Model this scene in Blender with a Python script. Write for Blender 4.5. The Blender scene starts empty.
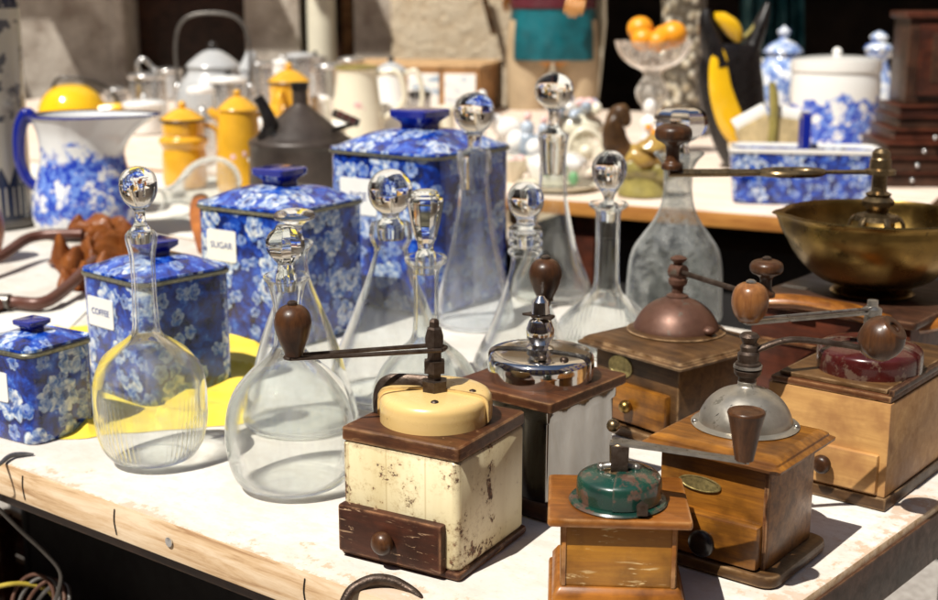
import bpy, bmesh, math, random
from mathutils import Vector, Matrix, Quaternion, noise as mnoise
random.seed(7)
PI = math.pi
S = bpy.context.scene
COL = S.collection

# ------------------------------------------------------------------ camera, world, sun, exposure
CAMH = 1.2; TZ = 0.75; FPX = 1300.0
PITCH = math.atan(300 / FPX)
cp, sp = math.cos(PITCH), math.sin(PITCH)
cam = bpy.data.cameras.new('camera'); camo = bpy.data.objects.new('camera', cam); COL.objects.link(camo)
camo.location = (0, 0, CAMH); camo.rotation_euler = (PI / 2 - PITCH, 0, 0)
cam.sensor_width = 36; cam.lens = 36 * FPX / 938; cam.clip_end = 200; cam.clip_start = .05
cam.dof.use_dof = True; cam.dof.focus_distance = 1.06; cam.dof.aperture_fstop = 7.6
S.camera = camo
w = bpy.data.worlds.new('World'); S.world = w; w.use_nodes = True
wn = w.node_tree
sky = wn.nodes.new('ShaderNodeTexSky'); sky.sky_type = 'NISHITA'; sky.sun_disc = False
SUN_EL, SUN_AZ = math.radians(57), math.atan2(-.66, -.75)
sky.sun_elevation = SUN_EL; sky.sun_rotation = SUN_AZ
wn.links.new(sky.outputs[0], wn.nodes['Background'].inputs[0]); wn.nodes['Background'].inputs[1].default_value = .05
sun = bpy.data.lights.new('sun', 'SUN'); sun.energy = 5.0; sun.angle = math.radians(.5); sun.color = (1, .95, .86)
suno = bpy.data.objects.new('sun', sun); COL.objects.link(suno)
sd = Vector((math.sin(SUN_AZ) * math.cos(SUN_EL), math.cos(SUN_AZ) * math.cos(SUN_EL), math.sin(SUN_EL)))
suno.rotation_euler = sd.to_track_quat('Z', 'Y').to_euler(); suno.location = (0, 0, 10)
S.view_settings.view_transform = 'Standard'; S.view_settings.look = 'None'
S.view_settings.exposure = .38; S.view_settings.gamma = 1; S.view_settings.use_curve_mapping = False
S.render.engine = 'CYCLES'
cy = S.cycles
cy.use_denoising = True; cy.max_bounces = 20; cy.transparent_max_bounces = 64; cy.transmission_bounces = 18; cy.glossy_bounces = 5
cy.diffuse_bounces = 4; cy.sample_clamp_indirect = 6; cy.caustics_refractive = True; cy.caustics_reflective = False; cy.blur_glossy = .6

# ------------------------------------------------------------------ measuring
def P(x, y, z=TZ):
    a = (x - 469) / FPX; b = -(y - 300) / FPX
    d = (a, cp + b * sp, -sp + b * cp); t = (z - CAMH) / d[2]
    return Vector((d[0] * t, d[1] * t, z))
def PY(x, y, Y):
    a = (x - 469) / FPX; b = -(y - 300) / FPX
    d = (a, cp + b * sp, -sp + b * cp); t = Y / d[1]
    return Vector((d[0] * t, Y, CAMH + d[2] * t))
def Zat(Y, y):
    k = (300 - y) / FPX
    return CAMH + Y * (k * cp - sp) / (cp + k * sp)
def depth(Y, z): return Y * cp - (z - CAMH) * sp

# ------------------------------------------------------------------ node materials
class NT:
    def __init__(s, name):
        s.m = bpy.data.materials.new(name); s.m.use_nodes = True; s.t = s.m.node_tree
        s.b = s.t.nodes['Principled BSDF']; s.out = s.t.nodes['Material Output']
        s.tc = s.t.nodes.new('ShaderNodeTexCoord')
    def n(s, typ, **kw):
        x = s.t.nodes.new(typ)
        for k, v in kw.items(): setattr(x, k, v)
        return x
    def l(s, a, b): s.t.links.new(a, b)
    def mp(s, scale=(1, 1, 1), src='Object', rot=(0, 0, 0), loc=(0, 0, 0)):
        m = s.n('ShaderNodeMapping'); m.inputs['Scale'].default_value = scale
        m.inputs['Rotation'].default_value = rot; m.inputs['Location'].default_value = loc
        s.l(s.tc.outputs[src], m.inputs[0]); return m.outputs[0]
    def noise(s, vec, scale, detail=4, rough=.55, dist=0):
        x = s.n('ShaderNodeTexNoise'); x.inputs['Scale'].default_value = scale; x.inputs['Detail'].default_value = detail
        x.inputs['Roughness'].default_value = rough; x.inputs['Distortion'].default_value = dist
        s.l(vec, x.inputs['Vector']); return x.outputs[0]
    def ramp(s, fac, stops, interp='LINEAR'):
        x = s.n('ShaderNodeValToRGB'); x.color_ramp.interpolation = interp
        e = x.color_ramp.elements
        while len(e) < len(stops): e.new(.5)
        for i, (p, c) in enumerate(stops):
            e[i].position = p
            e[i].color = (c, c, c, 1) if isinstance(c, (int, float)) else (*c, 1)
        s.l(fac, x.inputs[0]); return x.outputs[0]
    def mix(s, fac, a, b, mode='MIX'):
        x = s.n('ShaderNodeMix', data_type='RGBA', blend_type=mode)
        for sock, v in ((x.inputs[0], fac), (x.inputs[6], a), (x.inputs[7], b)):
            if isinstance(v, (int, float)): sock.default_value = v
            elif isinstance(v, tuple): sock.default_value = (*v, 1)
            else: s.l(v, sock)
        return x.outputs[2]
    def math(s, op, a, b=0.0, c=None):
        x = s.n('ShaderNodeMath', operation=op)
        for i, v in enumerate((a, b) if c is None else (a, b, c)):
            if isinstance(v, (int, float)): x.inputs[i].default_value = v
            else: s.l(v, x.inputs[i])
        return x.outputs[0]
    def bump(s, h, strength=.2, dist=.001):
        x = s.n('ShaderNodeBump'); x.inputs['Strength'].default_value = strength; x.inputs['Distance'].default_value = dist
        s.l(h, x.inputs['Height']); s.l(x.outputs[0], s.b.inputs['Normal']); return x
    def set(s, **kw):
        for k, v in kw.items():
            k = {'color': 'Base Color', 'rough': 'Roughness', 'metal': 'Metallic', 'coat': 'Coat Weight', 'coatr': 'Coat Roughness', 'spec': 'Specular IOR Level', 'trans': 'Transmission Weight', 'ior': 'IOR', 'sheen': 'Sheen Weight', 'sub': 'Subsurface Weight', 'alpha': 'Alpha'}[k]
            i = s.b.inputs[k]
            if isinstance(v, (int, float)): i.default_value = v
            elif isinstance(v, tuple): i.default_value = (*v, 1)
            else: s.l(v, i)
    def edge(s, radius=.003, lo=.9, hi=.99):
        bv = s.n('ShaderNodeBevel', samples=4); bv.inputs['Radius'].default_value = radius
        g = s.n('ShaderNodeNewGeometry'); d = s.n('ShaderNodeVectorMath', operation='DOT_PRODUCT')
        s.l(bv.outputs[0], d.inputs[0]); s.l(g.outputs['Normal'], d.inputs[1])
        return s.ramp(d.outputs['Value'], [(lo, 1.0), (hi, 0.0)])

def plain(name, c, rough=.5, metal=0, var=.25, scale=40, bump=.15, coat=0, c2=None, spots=None, edge=None):
    """mottled surface: two tones of one paint or metal, optional flecks and worn edges"""
    s = NT(name); v = s.mp()
    n1 = s.noise(v, scale, 5, .6)
    c2 = c2 or tuple(x * (1 - var) for x in c)
    col = s.ramp(n1, [(.35, c2), (.65, c)])
    if spots:
        n2 = s.noise(s.mp(spots[3] if len(spots) > 3 else (1, 1, 1)), spots[1], 6, .7)
        col = s.mix(s.ramp(n2, [(spots[2], 0.0), (spots[2] + .04, 1.0)]), col, spots[0])
    if edge:
        e = s.math('MULTIPLY', s.edge(edge[1]), s.ramp(s.noise(v, 60, 4), [(.4, 0.0), (.55, 1.0)]))
        col = s.mix(e, col, edge[0])
    s.set(color=col, metal=metal, coat=coat, rough=s.ramp(s.noise(v, scale * 2.3, 4), [(.3, max(.02, rough - .08)), (.7, min(1, rough + .1))]))
    if bump: s.bump(s.noise(v, scale * 5, 4), bump, .0008)
    return s.m

def wood(name, c, dark, rough=.45, axis=0, scale=14, coat=.0, wear=None, scratches=None, bump=.25, stain=None):
    """grain that runs along the given local axis"""
    s = NT(name); sc = [1, 1, 1]; sc[axis] = .09
    v = s.mp(tuple(sc)); wob = s.noise(v, scale * 1.2, 3)
    grain = s.noise(v, scale * 7, 8, .7, .6)
    fine = s.noise(v, scale * 28, 3, .6)
    g = s.math('ADD', s.math('MULTIPLY', grain, .65), s.math('MULTIPLY', wob, .35))
    col = s.ramp(g, [(.36, dark), (.5, tuple((a + b) / 2 for a, b in zip(c, dark))), (.62, c)])
    col = s.mix(s.ramp(fine, [(.5, 0.0), (.75, .55)]), col, dark)
    blot = s.noise(s.mp(), 22, 4, .6)
    col = s.mix(s.ramp(blot, [(.44, 0.0), (.64, .75)]), col, stain or tuple(x * .5 for x in dark))
    if scratches:
        n2 = s.noise(s.mp((7, 7, 60)), 5, 5, .7, .8)
        m2 = s.math('MULTIPLY', s.ramp(n2, [(.59, 0.0), (.63, 1.0)]), s.ramp(s.noise(s.mp(), 30, 2), [(.45, 0.0), (.6, 1.0)]))
        col = s.mix(m2, col, scratches)
    if wear:
        e = s.math('MULTIPLY', s.edge(.004), s.ramp(s.noise(s.mp(), 70, 4), [(.35, 0.0), (.6, .8)]))
        col = s.mix(e, col, wear)
    s.set(color=col, coat=coat * .35, coatr=.2, spec=.3, rough=s.ramp(grain, [(.3, rough + .15), (.7, rough - .05)]))
    s.bump(s.math('ADD', grain, s.math('MULTIPLY', fine, .5)), bump, .0006)
    return s.m

def floral(name, scale=17, dull=0.0, d=0.0):
    """cobalt transfer print with pale five-petalled flowers, in metres of UV"""
    s = NT(name); base = s.mp((1, 1, 1), 'UV')
    wn_ = s.n('ShaderNodeTexNoise'); wn_.inputs['Scale'].default_value = 60; s.l(base, wn_.inputs['Vector'])
    vm = s.n('ShaderNodeVectorMath', operation='MULTIPLY_ADD'); s.l(wn_.outputs['Color'], vm.inputs[0]); vm.inputs[1].default_value = (.012, .012, 0); s.l(base, vm.inputs[2])
    warp = vm.outputs[0]
    n1 = s.noise(warp, scale * 2.6, 6, .7)
    col = s.ramp(n1, [(.4 - d, (.002, .006, .05)), (.49 - d, (.003, .018, .17)), (.58 - d, (.006, .05, .4)), (.65 - d, (.03, .13, .55)), (.74 - d, (.4, .52, .78))])
    def flowers(sc, rad, pet, seed, pale):
        mpn = s.n('ShaderNodeMapping'); mpn.inputs['Location'].default_value = (seed, seed * .7, 0); s.l(warp, mpn.inputs[0])
        vo = s.n('ShaderNodeTexVoronoi', voronoi_dimensions='2D'); vo.inputs['Scale'].default_value = sc; vo.inputs['Randomness'].default_value = .75
        s.l(mpn.outputs[0], vo.inputs['Vector'])
        sub = s.n('ShaderNodeVectorMath', operation='SUBTRACT'); s.l(mpn.outputs[0], sub.inputs[0]); s.l(vo.outputs['Position'], sub.inputs[1])
        sx = s.n('ShaderNodeSeparateXYZ'); s.l(sub.outputs[0], sx.inputs[0])
        ang = s.math('ARCTAN2', sx.outputs[1], sx.outputs[0])
        r = s.math('MULTIPLY', vo.outputs['Distance'], 1.0)
        sepc = s.n('ShaderNodeSeparateColor'); s.l(vo.outputs['Color'], sepc.inputs[0])
        ph = s.math('MULTIPLY', sepc.outputs[0], 6.28)
        lobe = s.math('POWER', s.math('ABSOLUTE', s.math('COSINE', s.math('ADD', s.math('MULTIPLY', ang, pet / 2), ph))), .55)
        rr = s.math('DIVIDE', r, s.math('ADD', s.math('MULTIPLY', lobe, .36), s.math('ADD', .6, s.math('MULTIPLY', sepc.outputs[2], .2))))
        petal = s.ramp(s.math('DIVIDE', rr, rad), [(0, 0.0), (.2, .15), (.3, .85), (.55, .55), (.68, .9), (.86, 1.0), (.93, .8), (1.0, 0.0)])
        keep = s.ramp(sepc.outputs[1], [(.3, 0.0), (.33, 1.0)])
        return s.math('MULTIPLY', petal, keep)
    tone2 = s.ramp(s.noise(warp, 150, 3), [(.38, (.03, .13, .46)), (.62, (.45, .56, .74))])
    col = s.mix(s.math('MULTIPLY', flowers(scale * 2.3, .4, 5, 1.7, 1), .8), col, tone2)
    f1 = flowers(scale * 1.15, .4, 5, .3, 1)
    halo = s.ramp(f1, [(0, 0.0), (.02, .75), (.25, .4), (.5, 0.0)])
    col = s.mix(halo, col, (.003, .012, .1))
    tone = s.ramp(s.noise(warp, 110, 3, .6), [(.38, (.03, .12, .44)), (.5, (.36, .47, .66)), (.6, (.74, .78, .78))])
    col = s.mix(f1, col, tone)
    s.set(color=col, rough=.16, coat=.5, coatr=.08)
    s.bump(n1, .03, .0005)
    return s.m

def thin_glass(name, tint=(.992, .995, .992), dust=.05, dustc=(.7, .7, .68), scale=30, streak=(1, 1, .25), edge=.74):
    """blown glass wall: both faces reflect, light passes, the wall gets longer towards the silhouette; a film of dust"""
    s = NT(name); t = s.t
    t.nodes.remove(s.b)
    lw = s.n('ShaderNodeLayerWeight'); lw.inputs['Blend'].default_value = .5
    tr = s.n('ShaderNodeBsdfTransparent')
    c = s.ramp(lw.outputs['Facing'], [(0, tint), (.6, tuple(x * .99 for x in tint)), (.82, tuple(x * .9 for x in tint)), (.93, tuple(x * (edge - .14) for x in tint)), (1, tuple(x * edge for x in tint))])
    s.l(c, tr.inputs[0])
    gl = s.n('ShaderNodeBsdfGlossy'); gl.inputs['Roughness'].default_value = .03
    fr = s.n('ShaderNodeLayerWeight'); fr.inputs['Blend'].default_value = .5   # Schlick: both sides of the wall reflect alike
    f2 = s.math('MINIMUM', s.math('ADD', .05, s.math('MULTIPLY', s.math('POWER', fr.outputs['Facing'], 5.0), .95)), .85)
    bp = s.n('ShaderNodeBump'); bp.inputs['Strength'].default_value = .5; bp.inputs['Distance'].default_value = .002
    s.l(s.noise(s.mp(), 45, 2), bp.inputs['Height'])
    for x in (gl, fr): s.l(bp.outputs[0], x.inputs['Normal'])
    m1 = s.n('ShaderNodeMixShader'); s.l(f2, m1.inputs[0]); s.l(tr.outputs[0], m1.inputs[1]); s.l(gl.outputs[0], m1.inputs[2])
    df = s.n('ShaderNodeBsdfDiffuse'); df.inputs[0].default_value = (*dustc, 1)
    tl = s.n('ShaderNodeBsdfTranslucent'); tl.inputs[0].default_value = (*dustc, 1)
    md = s.n('ShaderNodeMixShader'); md.inputs[0].default_value = .5; s.l(df.outputs[0], md.inputs[1]); s.l(tl.outputs[0], md.inputs[2])
    n1 = s.noise(s.mp(streak), scale, 6, .7, .4)
    d = s.math('ADD', s.ramp(n1, [(.42, dust * .3), (.66, dust * 2.4)]), s.ramp(lw.outputs['Facing'], [(.55, 0.0), (.9, dust * 4.5)]))
    m2 = s.n('ShaderNodeMixShader'); s.l(d, m2.inputs[0]); s.l(m1.outputs[0], m2.inputs[1]); s.l(md.outputs[0], m2.inputs[2])
    s.l(m2.outputs[0], s.out.inputs[0])
    return s.m

M = {}
M['glass_dusty'] = thin_glass('dusty_glass', tint=(.9, .92, .92), dust=.17, dustc=(.55, .56, .55), scale=55, streak=(1, 1, 1))
g = NT('solid_glass'); g.set(color=(.97, .98, .98), rough=.0, trans=1.0, ior=1.48); M['crystal'] = g.m
def blown_glass(name, dust, dustc=(.85, .85, .83), scale=30, streak=(1, 1, .3), tint=(.985, .995, .99)):
    """real refracting wall with a thin uneven film of dust and dried drops, whitened at the foot to lift its shade"""
    s = NT(name); s.set(color=tint, rough=0.0, trans=1.0, ior=1.46)
    df = s.n('ShaderNodeBsdfDiffuse'); df.inputs[0].default_value = (*dustc, 1)
    tl = s.n('ShaderNodeBsdfTranslucent'); tl.inputs[0].default_value = (*dustc, 1)
    md = s.n('ShaderNodeMixShader'); md.inputs[0].default_value = .5; s.l(df.outputs[0], md.inputs[1]); s.l(tl.outputs[0], md.inputs[2])
    sx = s.n('ShaderNodeSeparateXYZ'); s.l(s.tc.outputs['Object'], sx.inputs[0])
    low = s.ramp(sx.outputs[2], [(0.0, dust * 1.6), (.05, dust * .5), (.12, 0.0)])  # film whitened towards the foot to lighten the dark base
    n1 = s.ramp(s.noise(s.mp(streak), scale, 6, .7, .4), [(.45, dust * .1), (.68, dust * 1.8)])
    m2 = s.n('ShaderNodeMixShader'); s.l(s.math('ADD', low, n1), m2.inputs[0]); s.l(s.b.outputs[0], m2.inputs[1]); s.l(md.outputs[0], m2.inputs[2])
    # seen square on, a blown wall shifts light by next to nothing: it passes straight; towards grazing it bends fully
    lw = s.n('ShaderNodeLayerWeight'); lw.inputs['Blend'].default_value = .5
    tr = s.n('ShaderNodeBsdfTransparent'); tr.inputs[0].default_value = (*[min(1, x * 1.003) for x in tint], 1)
    gl = s.n('ShaderNodeBsdfGlossy'); gl.inputs['Roughness'].default_value = .0
    th = s.n('ShaderNodeMixShader'); s.l(s.math('ADD', .04, s.math('MULTIPLY', s.math('POWER', lw.outputs['Facing'], 5.0), .96)), th.inputs[0]); s.l(tr.outputs[0], th.inputs[1]); s.l(gl.outputs[0], th.inputs[2])
    mb = s.n('ShaderNodeMixShader'); s.l(s.ramp(lw.outputs['Facing'], [(.38, 0.0), (.66, 1.0)]), mb.inputs[0]); s.l(th.outputs[0], mb.inputs[1]); s.l(s.b.outputs[0], mb.inputs[2])
    s.l(mb.outputs[0], m2.inputs[1])
    s.l(m2.outputs[0], s.out.inputs[0]); return s.m
M['glass'] = blown_glass('clear_glass', .055); M['glass_grey'] = blown_glass('greyish_glass', .07, tint=(.97, .985, 1.0))
M['jar_glass'] = thin_glass('jar_glass', tint=(.985, .99, .995), dust=.1)
M['floral'] = floral('blue_floral_enamel', 19, 0, .02)
M['floral_lid_sunlit'] = floral('blue_floral_lid_sunlit', 18, 0, .05)  # paler copy of the print: sun on the lids put into the colour
M['floral_big'] = floral('blue_floral_enamel_large', 14, 0, .02)
g = NT('cobalt_glaze'); g.set(color=(.006, .015, .22), rough=.1, coat=.6); M['cobalt'] = g.m
M['rim'] = plain('tarnished_rim', (.3, .29, .22), .35, .8, .5, 200)
M['label_white'] = plain('white_enamel_label', (.82, .82, .78), .2, 0, .04, 60, 0)
M['ink'] = plain('blue_ink', (.03, .06, .25), .5, 0, .1, 60, 0)
M['iron'] = plain('dark_iron', (.1, .075, .06), .42, .75, .5, 120, .4, c2=(.05, .03, .02))
M['steel'] = plain('worn_steel', (.38, .36, .33), .33, .9, .35, 90, .2, spots=((.12, .06, .03), 120, .62))
M['chrome'] = plain('chrome_plate', (.8, .79, .77), .09, 1.0, .08, 25, .03, spots=((.25, .18, .12), 160, .66))
M['chrome_sheet'] = plain('chrome_sheet', (.27, .26, .25), .12, 1.0, .3, 8, .02, spots=((.3, .22, .15), 220, .7))
M['alu'] = plain('dull_aluminium', (.43, .395, .335), .36, .75, .25, 40, .15, spots=((.22, .2, .16), 90, .6))
M['copper_dark'] = plain('browned_copper', (.14, .065, .042), .46, .4, .4, 30, .12, spots=((.1, .08, .06), 70, .6))
M['brass'] = plain('old_brass', (.32, .205, .06), .3, 1.0, .35, 16, .06, c2=(.17, .105, .035), spots=((.12, .08, .03), 50, .63))
M['brass_dark'] = plain('dark_brass', (.24, .17, .09), .3, .9, .5, 60, .1)
M['brass_plate'] = plain('brass_plate', (.42, .34, .14), .4, .7, .5, 260, .5)
M['green'] = plain('green_enamel', (.006, .05, .032), .3, 0, .4, 30, .1, coat=.5, c2=(.006, .025, .02), spots=((.09, .05, .035), 65, .53), edge=((.12, .08, .06), .003))
M['red'] = plain('dark_red_enamel', (.075, .01, .009), .28, .1, .5, 25, .06, coat=.4, spots=((.12, .07, .05), 45, .53), edge=((.22, .2, .16), .004))
M['cream_dome'] = plain('cream_enamel', (.72, .5, .2), .28, 0, .12, 14, .05, coat=.3, spots=((.12, .06, .03), 90, .68), edge=((.1, .05, .03), .0022))
s_ = NT('chipped_cream_paint'); v = s_.mp()
big = s_.noise(v, 26, 8, .72); fine = s_.noise(v, 170, 5, .75); bx_ = s_.edge(.007, .86, .995)
sxyz = s_.n('ShaderNodeSeparateXYZ'); s_.l(s_.tc.outputs['Object'], sxyz.inputs[0])
base = s_.ramp(s_.noise(s_.mp((1, 1, .2)), 18, 4), [(.35, (.58, .48, .27)), (.65, (.76, .68, .45))])
pv = s_.n('ShaderNodeVectorMath', operation='DISTANCE'); s_.l(s_.mp((4, 55, 22)), pv.inputs[0]); pv.inputs[1].default_value = (.056 * 4, -.006 * 55, .06 * 22)
patch = s_.ramp(pv.outputs['Value'], [(0, .11), (.9, 0.0)])
amt = s_.math('ADD', patch, s_.math('ADD', s_.math('ADD', s_.math('MULTIPLY', big, .55), s_.math('MULTIPLY', fine, .45)), s_.math('MULTIPLY', bx_, .17)))
chip = s_.ramp(amt, [(.568, 0.0), (.582, 1.0)]); halo = s_.ramp(amt, [(.5, 0.0), (.58, .55)])
rust = s_.ramp(s_.noise(v, 300, 3), [(.4, (.06, .03, .018)), (.6, (.2, .1, .05))])
seam = s_.ramp(s_.math('ABSOLUTE', s_.math('SUBTRACT', s_.math('FRACT', s_.math('MULTIPLY', s_.math('ADD', sxyz.outputs[0], .0675), 27)), .5)), [(0, .5), (.03, 0.0)])
col = s_.mix(halo, base, (.42, .3, .14)); col = s_.mix(seam, col, (.35, .24, .1)); col = s_.mix(chip, col, rust)
s_.set(color=col, rough=s_.ramp(chip, [(0, .38), (1, .75)])); s_.bump(s_.math('SUBTRACT', 1.0, chip), .35, .0008)
M['cream_paint'] = s_.m
M['w_gold'] = wood('golden_wood', (.4, .16, .018), (.1, .034, .006), .32, 0, 12, .5, wear=(.12, .045, .015))
M['w_gold_scr'] = wood('scratched_golden_wood', (.4, .18, .018), (.24, .09, .01), .3, 0, 12, .5, scratches=(.62, .45, .22))
M['w_orange'] = wood('orange_brown_wood', (.38, .14, .02), (.15, .045, .008), .3, 0, 12, .5, wear=(.5, .28, .12))
M['w_mid'] = wood('mid_brown_wood', (.15, .075, .026), (.05, .022, .008), .4, 0, 12, .2, wear=(.42, .27, .14))
M['w_brown'] = wood('worn_brown_wood', (.15, .052, .017), (.045, .015, .006), .42, 0, 14, .15, wear=(.4, .22, .1))
M['w_scarred'] = wood('scarred_brown_wood', (.15, .052, .017), (.045, .015, .006), .42, 0, 14, .1, scratches=(.36, .2, .09), wear=(.4, .22, .1))
M['w_drawer'] = wood('dark_drawer_wood', (.085, .024, .011), (.032, .010, .005), .45, 0, 12, .1, scratches=(.5, .33, .2), wear=(.4, .2, .1))
M['w_red'] = wood('red_brown_wood', (.11, .028, .013), (.035, .01, .006), .35, 0, 12, .3)
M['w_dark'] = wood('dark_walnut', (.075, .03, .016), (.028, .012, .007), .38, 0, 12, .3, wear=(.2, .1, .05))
M['w_beech'] = wood('light_beech', (.58, .335, .12), (.36, .18, .06), .42, 0, 9, .1, wear=(.3, .15, .07), stain=(.28, .13, .05))
M['w_walnutknob'] = wood('walnut_knob', (.1, .04, .015), (.028, .011, .005), .32, 2, 20, .3)
M['w_lightknob'] = wood('light_brown_knob', (.32, .14, .045), (.15, .055, .018), .25, 2, 20, .5)
M['w_pine'] = wood('pine_board', (.66, .45, .25), (.4, .23, .1), .55, 0, 12, 0)
M['w_tabled'] = wood('tan_board', (.5, .27, .1), (.28, .13, .05), .5, 0, 8, 0)
M['yellow_en'] = plain('yellow_enamel', (.8, .42, .03), .2, 0, .25, 12, 0, coat=.4, spots=((.05, .03, .02), 30, .7))
M['yellow_bright'] = plain('bright_yellow_enamel', (.85, .5, .012), .14, 0, .08, 12, 0, coat=.5)
M['black_en'] = plain('sooty_black_enamel', (.07, .052, .043), .42, .2, .6, 9, .1)
M['black'] = plain('black_lacquer', (.01, .008, .008), .3, 0, .3, 20, 0)
M['white_china'] = plain('white_china', (.8, .79, .76), .14, 0, .05, 8, 0, coat=.4)
M['ivory'] = plain('ivory_china', (.74, .7, .56), .2, 0, .08, 10, 0, coat=.3)
M['white_paint'] = plain('white_gloss', (.85, .85, .83), .2, 0, .05, 12, 0, coat=.4)
M['grey_en'] = plain('grey_blue_enamel', (.44, .45, .46), .22, 0, .12, 10, 0, coat=.4)
M['alu_b'] = plain('bright_aluminium', (.72, .72, .72), .25, .9, .15, 12, .04)
M['rust_leather'] = plain('rust_brown_leather', (.45, .15, .03), .42, .0, .5, 18, .3, c2=(.26, .075, .018), coat=.2)
M['brown_rod'] = plain('brown_painted_rod', (.13, .05, .035), .4, .2, .3, 30, .2)
M['stone'] = plain('rough_stone', (.42, .35, .27), .9, 0, .35, 4, 1.0)
M['orange'] = plain('orange_peel', (.85, .33, .012), .38, 0, .12, 40, .5)
M['teal'] = plain('teal_paint', (.005, .12, .15), .4, 0, .5, 10, .2)
M['skin'] = plain('painted_skin', (.62, .3, .09), .35, 0, .1, 10, 0)
M['tan_paint'] = plain('tan_paint', (.5, .38, .24), .4, 0, .3, 8, .1)
M['maroon'] = plain('maroon_paint', (.1, .015, .025), .4, 0, .3, 8, .1)
M['gold_glaze'] = plain('ochre_glaze', (.5, .34, .08), .25, 0, .5, 18, .1, coat=.4, c2=(.22, .11, .03))
M['fan_cream'] = plain('fan_cream', (.6, .48, .27), .3, 0, .4, 30, .1)
M['olive'] = plain('olive_glaze', (.32, .27, .08), .3, 0, .4, 25, .1, coat=.4)
M['pink'] = plain('pink_glaze', (.78, .5, .48), .3, 0, .3, 40, .1)
M['leafgreen'] = plain('green_glaze', (.2, .45, .22), .3, 0, .4, 40, .1)
M['blue_glaze'] = plain('pale_blue_glaze', (.42, .5, .6), .2, 0, .4, 20, .1, coat=.4)
M['lilac'] = plain('lilac_glaze', (.5, .5, .68), .3, 0, .3, 20, .1)
M['shade_dark'] = plain('black_shade_filler', (.012, .01, .01), .95, 0, .3, 20, .3)
M['wire'] = plain('grey_wire', (.16, .15, .14), .4, .7, .3, 60, .1)
M['wire_y'] = plain('yellow_wire', (.5, .38, .05), .5, 0, .3, 60, .1)
M['paper'] = plain('off_white_paper', (.7, .68, .62), .8, 0, .06, 8, .1)

# ------------------------------------------------------------------ mesh building
def lerp(a, b, t): return a + (b - a) * t
def catmull(pts, n=5):
    """smooth a list of tuples; a point given twice stays a hard corner"""
    out = []
    m = len(pts)
    for i in range(m - 1):
        p0 = pts[max(i - 1, 0)]; p1 = pts[i]; p2 = pts[i + 1]; p3 = pts[min(i + 2, m - 1)]
        if p1 == p2: continue
        for k in range(n):
            t = k / n
            out.append(tuple(.5 * ((2 * b) + (-a + c) * t + (2 * a - 5 * b + 4 * c - d) * t * t + (-a + 3 * b - 3 * c + d) * t ** 3) for a, b, c, d in zip(p0, p1, p2, p3)))
    out.append(tuple(pts[-1]))
    return out
def rsq(hx, hy, r, n=6):
    r = min(r, hx * .999, hy * .999); o = []
    for q, (cx, cy) in enumerate(((hx - r, hy - r), (-hx + r, hy - r), (-hx + r, -hy + r), (hx - r, -hy + r))):
        for k in range(n + 1):
            a = PI / 2 * (q + k / n); o.append((cx + r * math.cos(a), cy + r * math.sin(a)))
    return o
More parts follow.
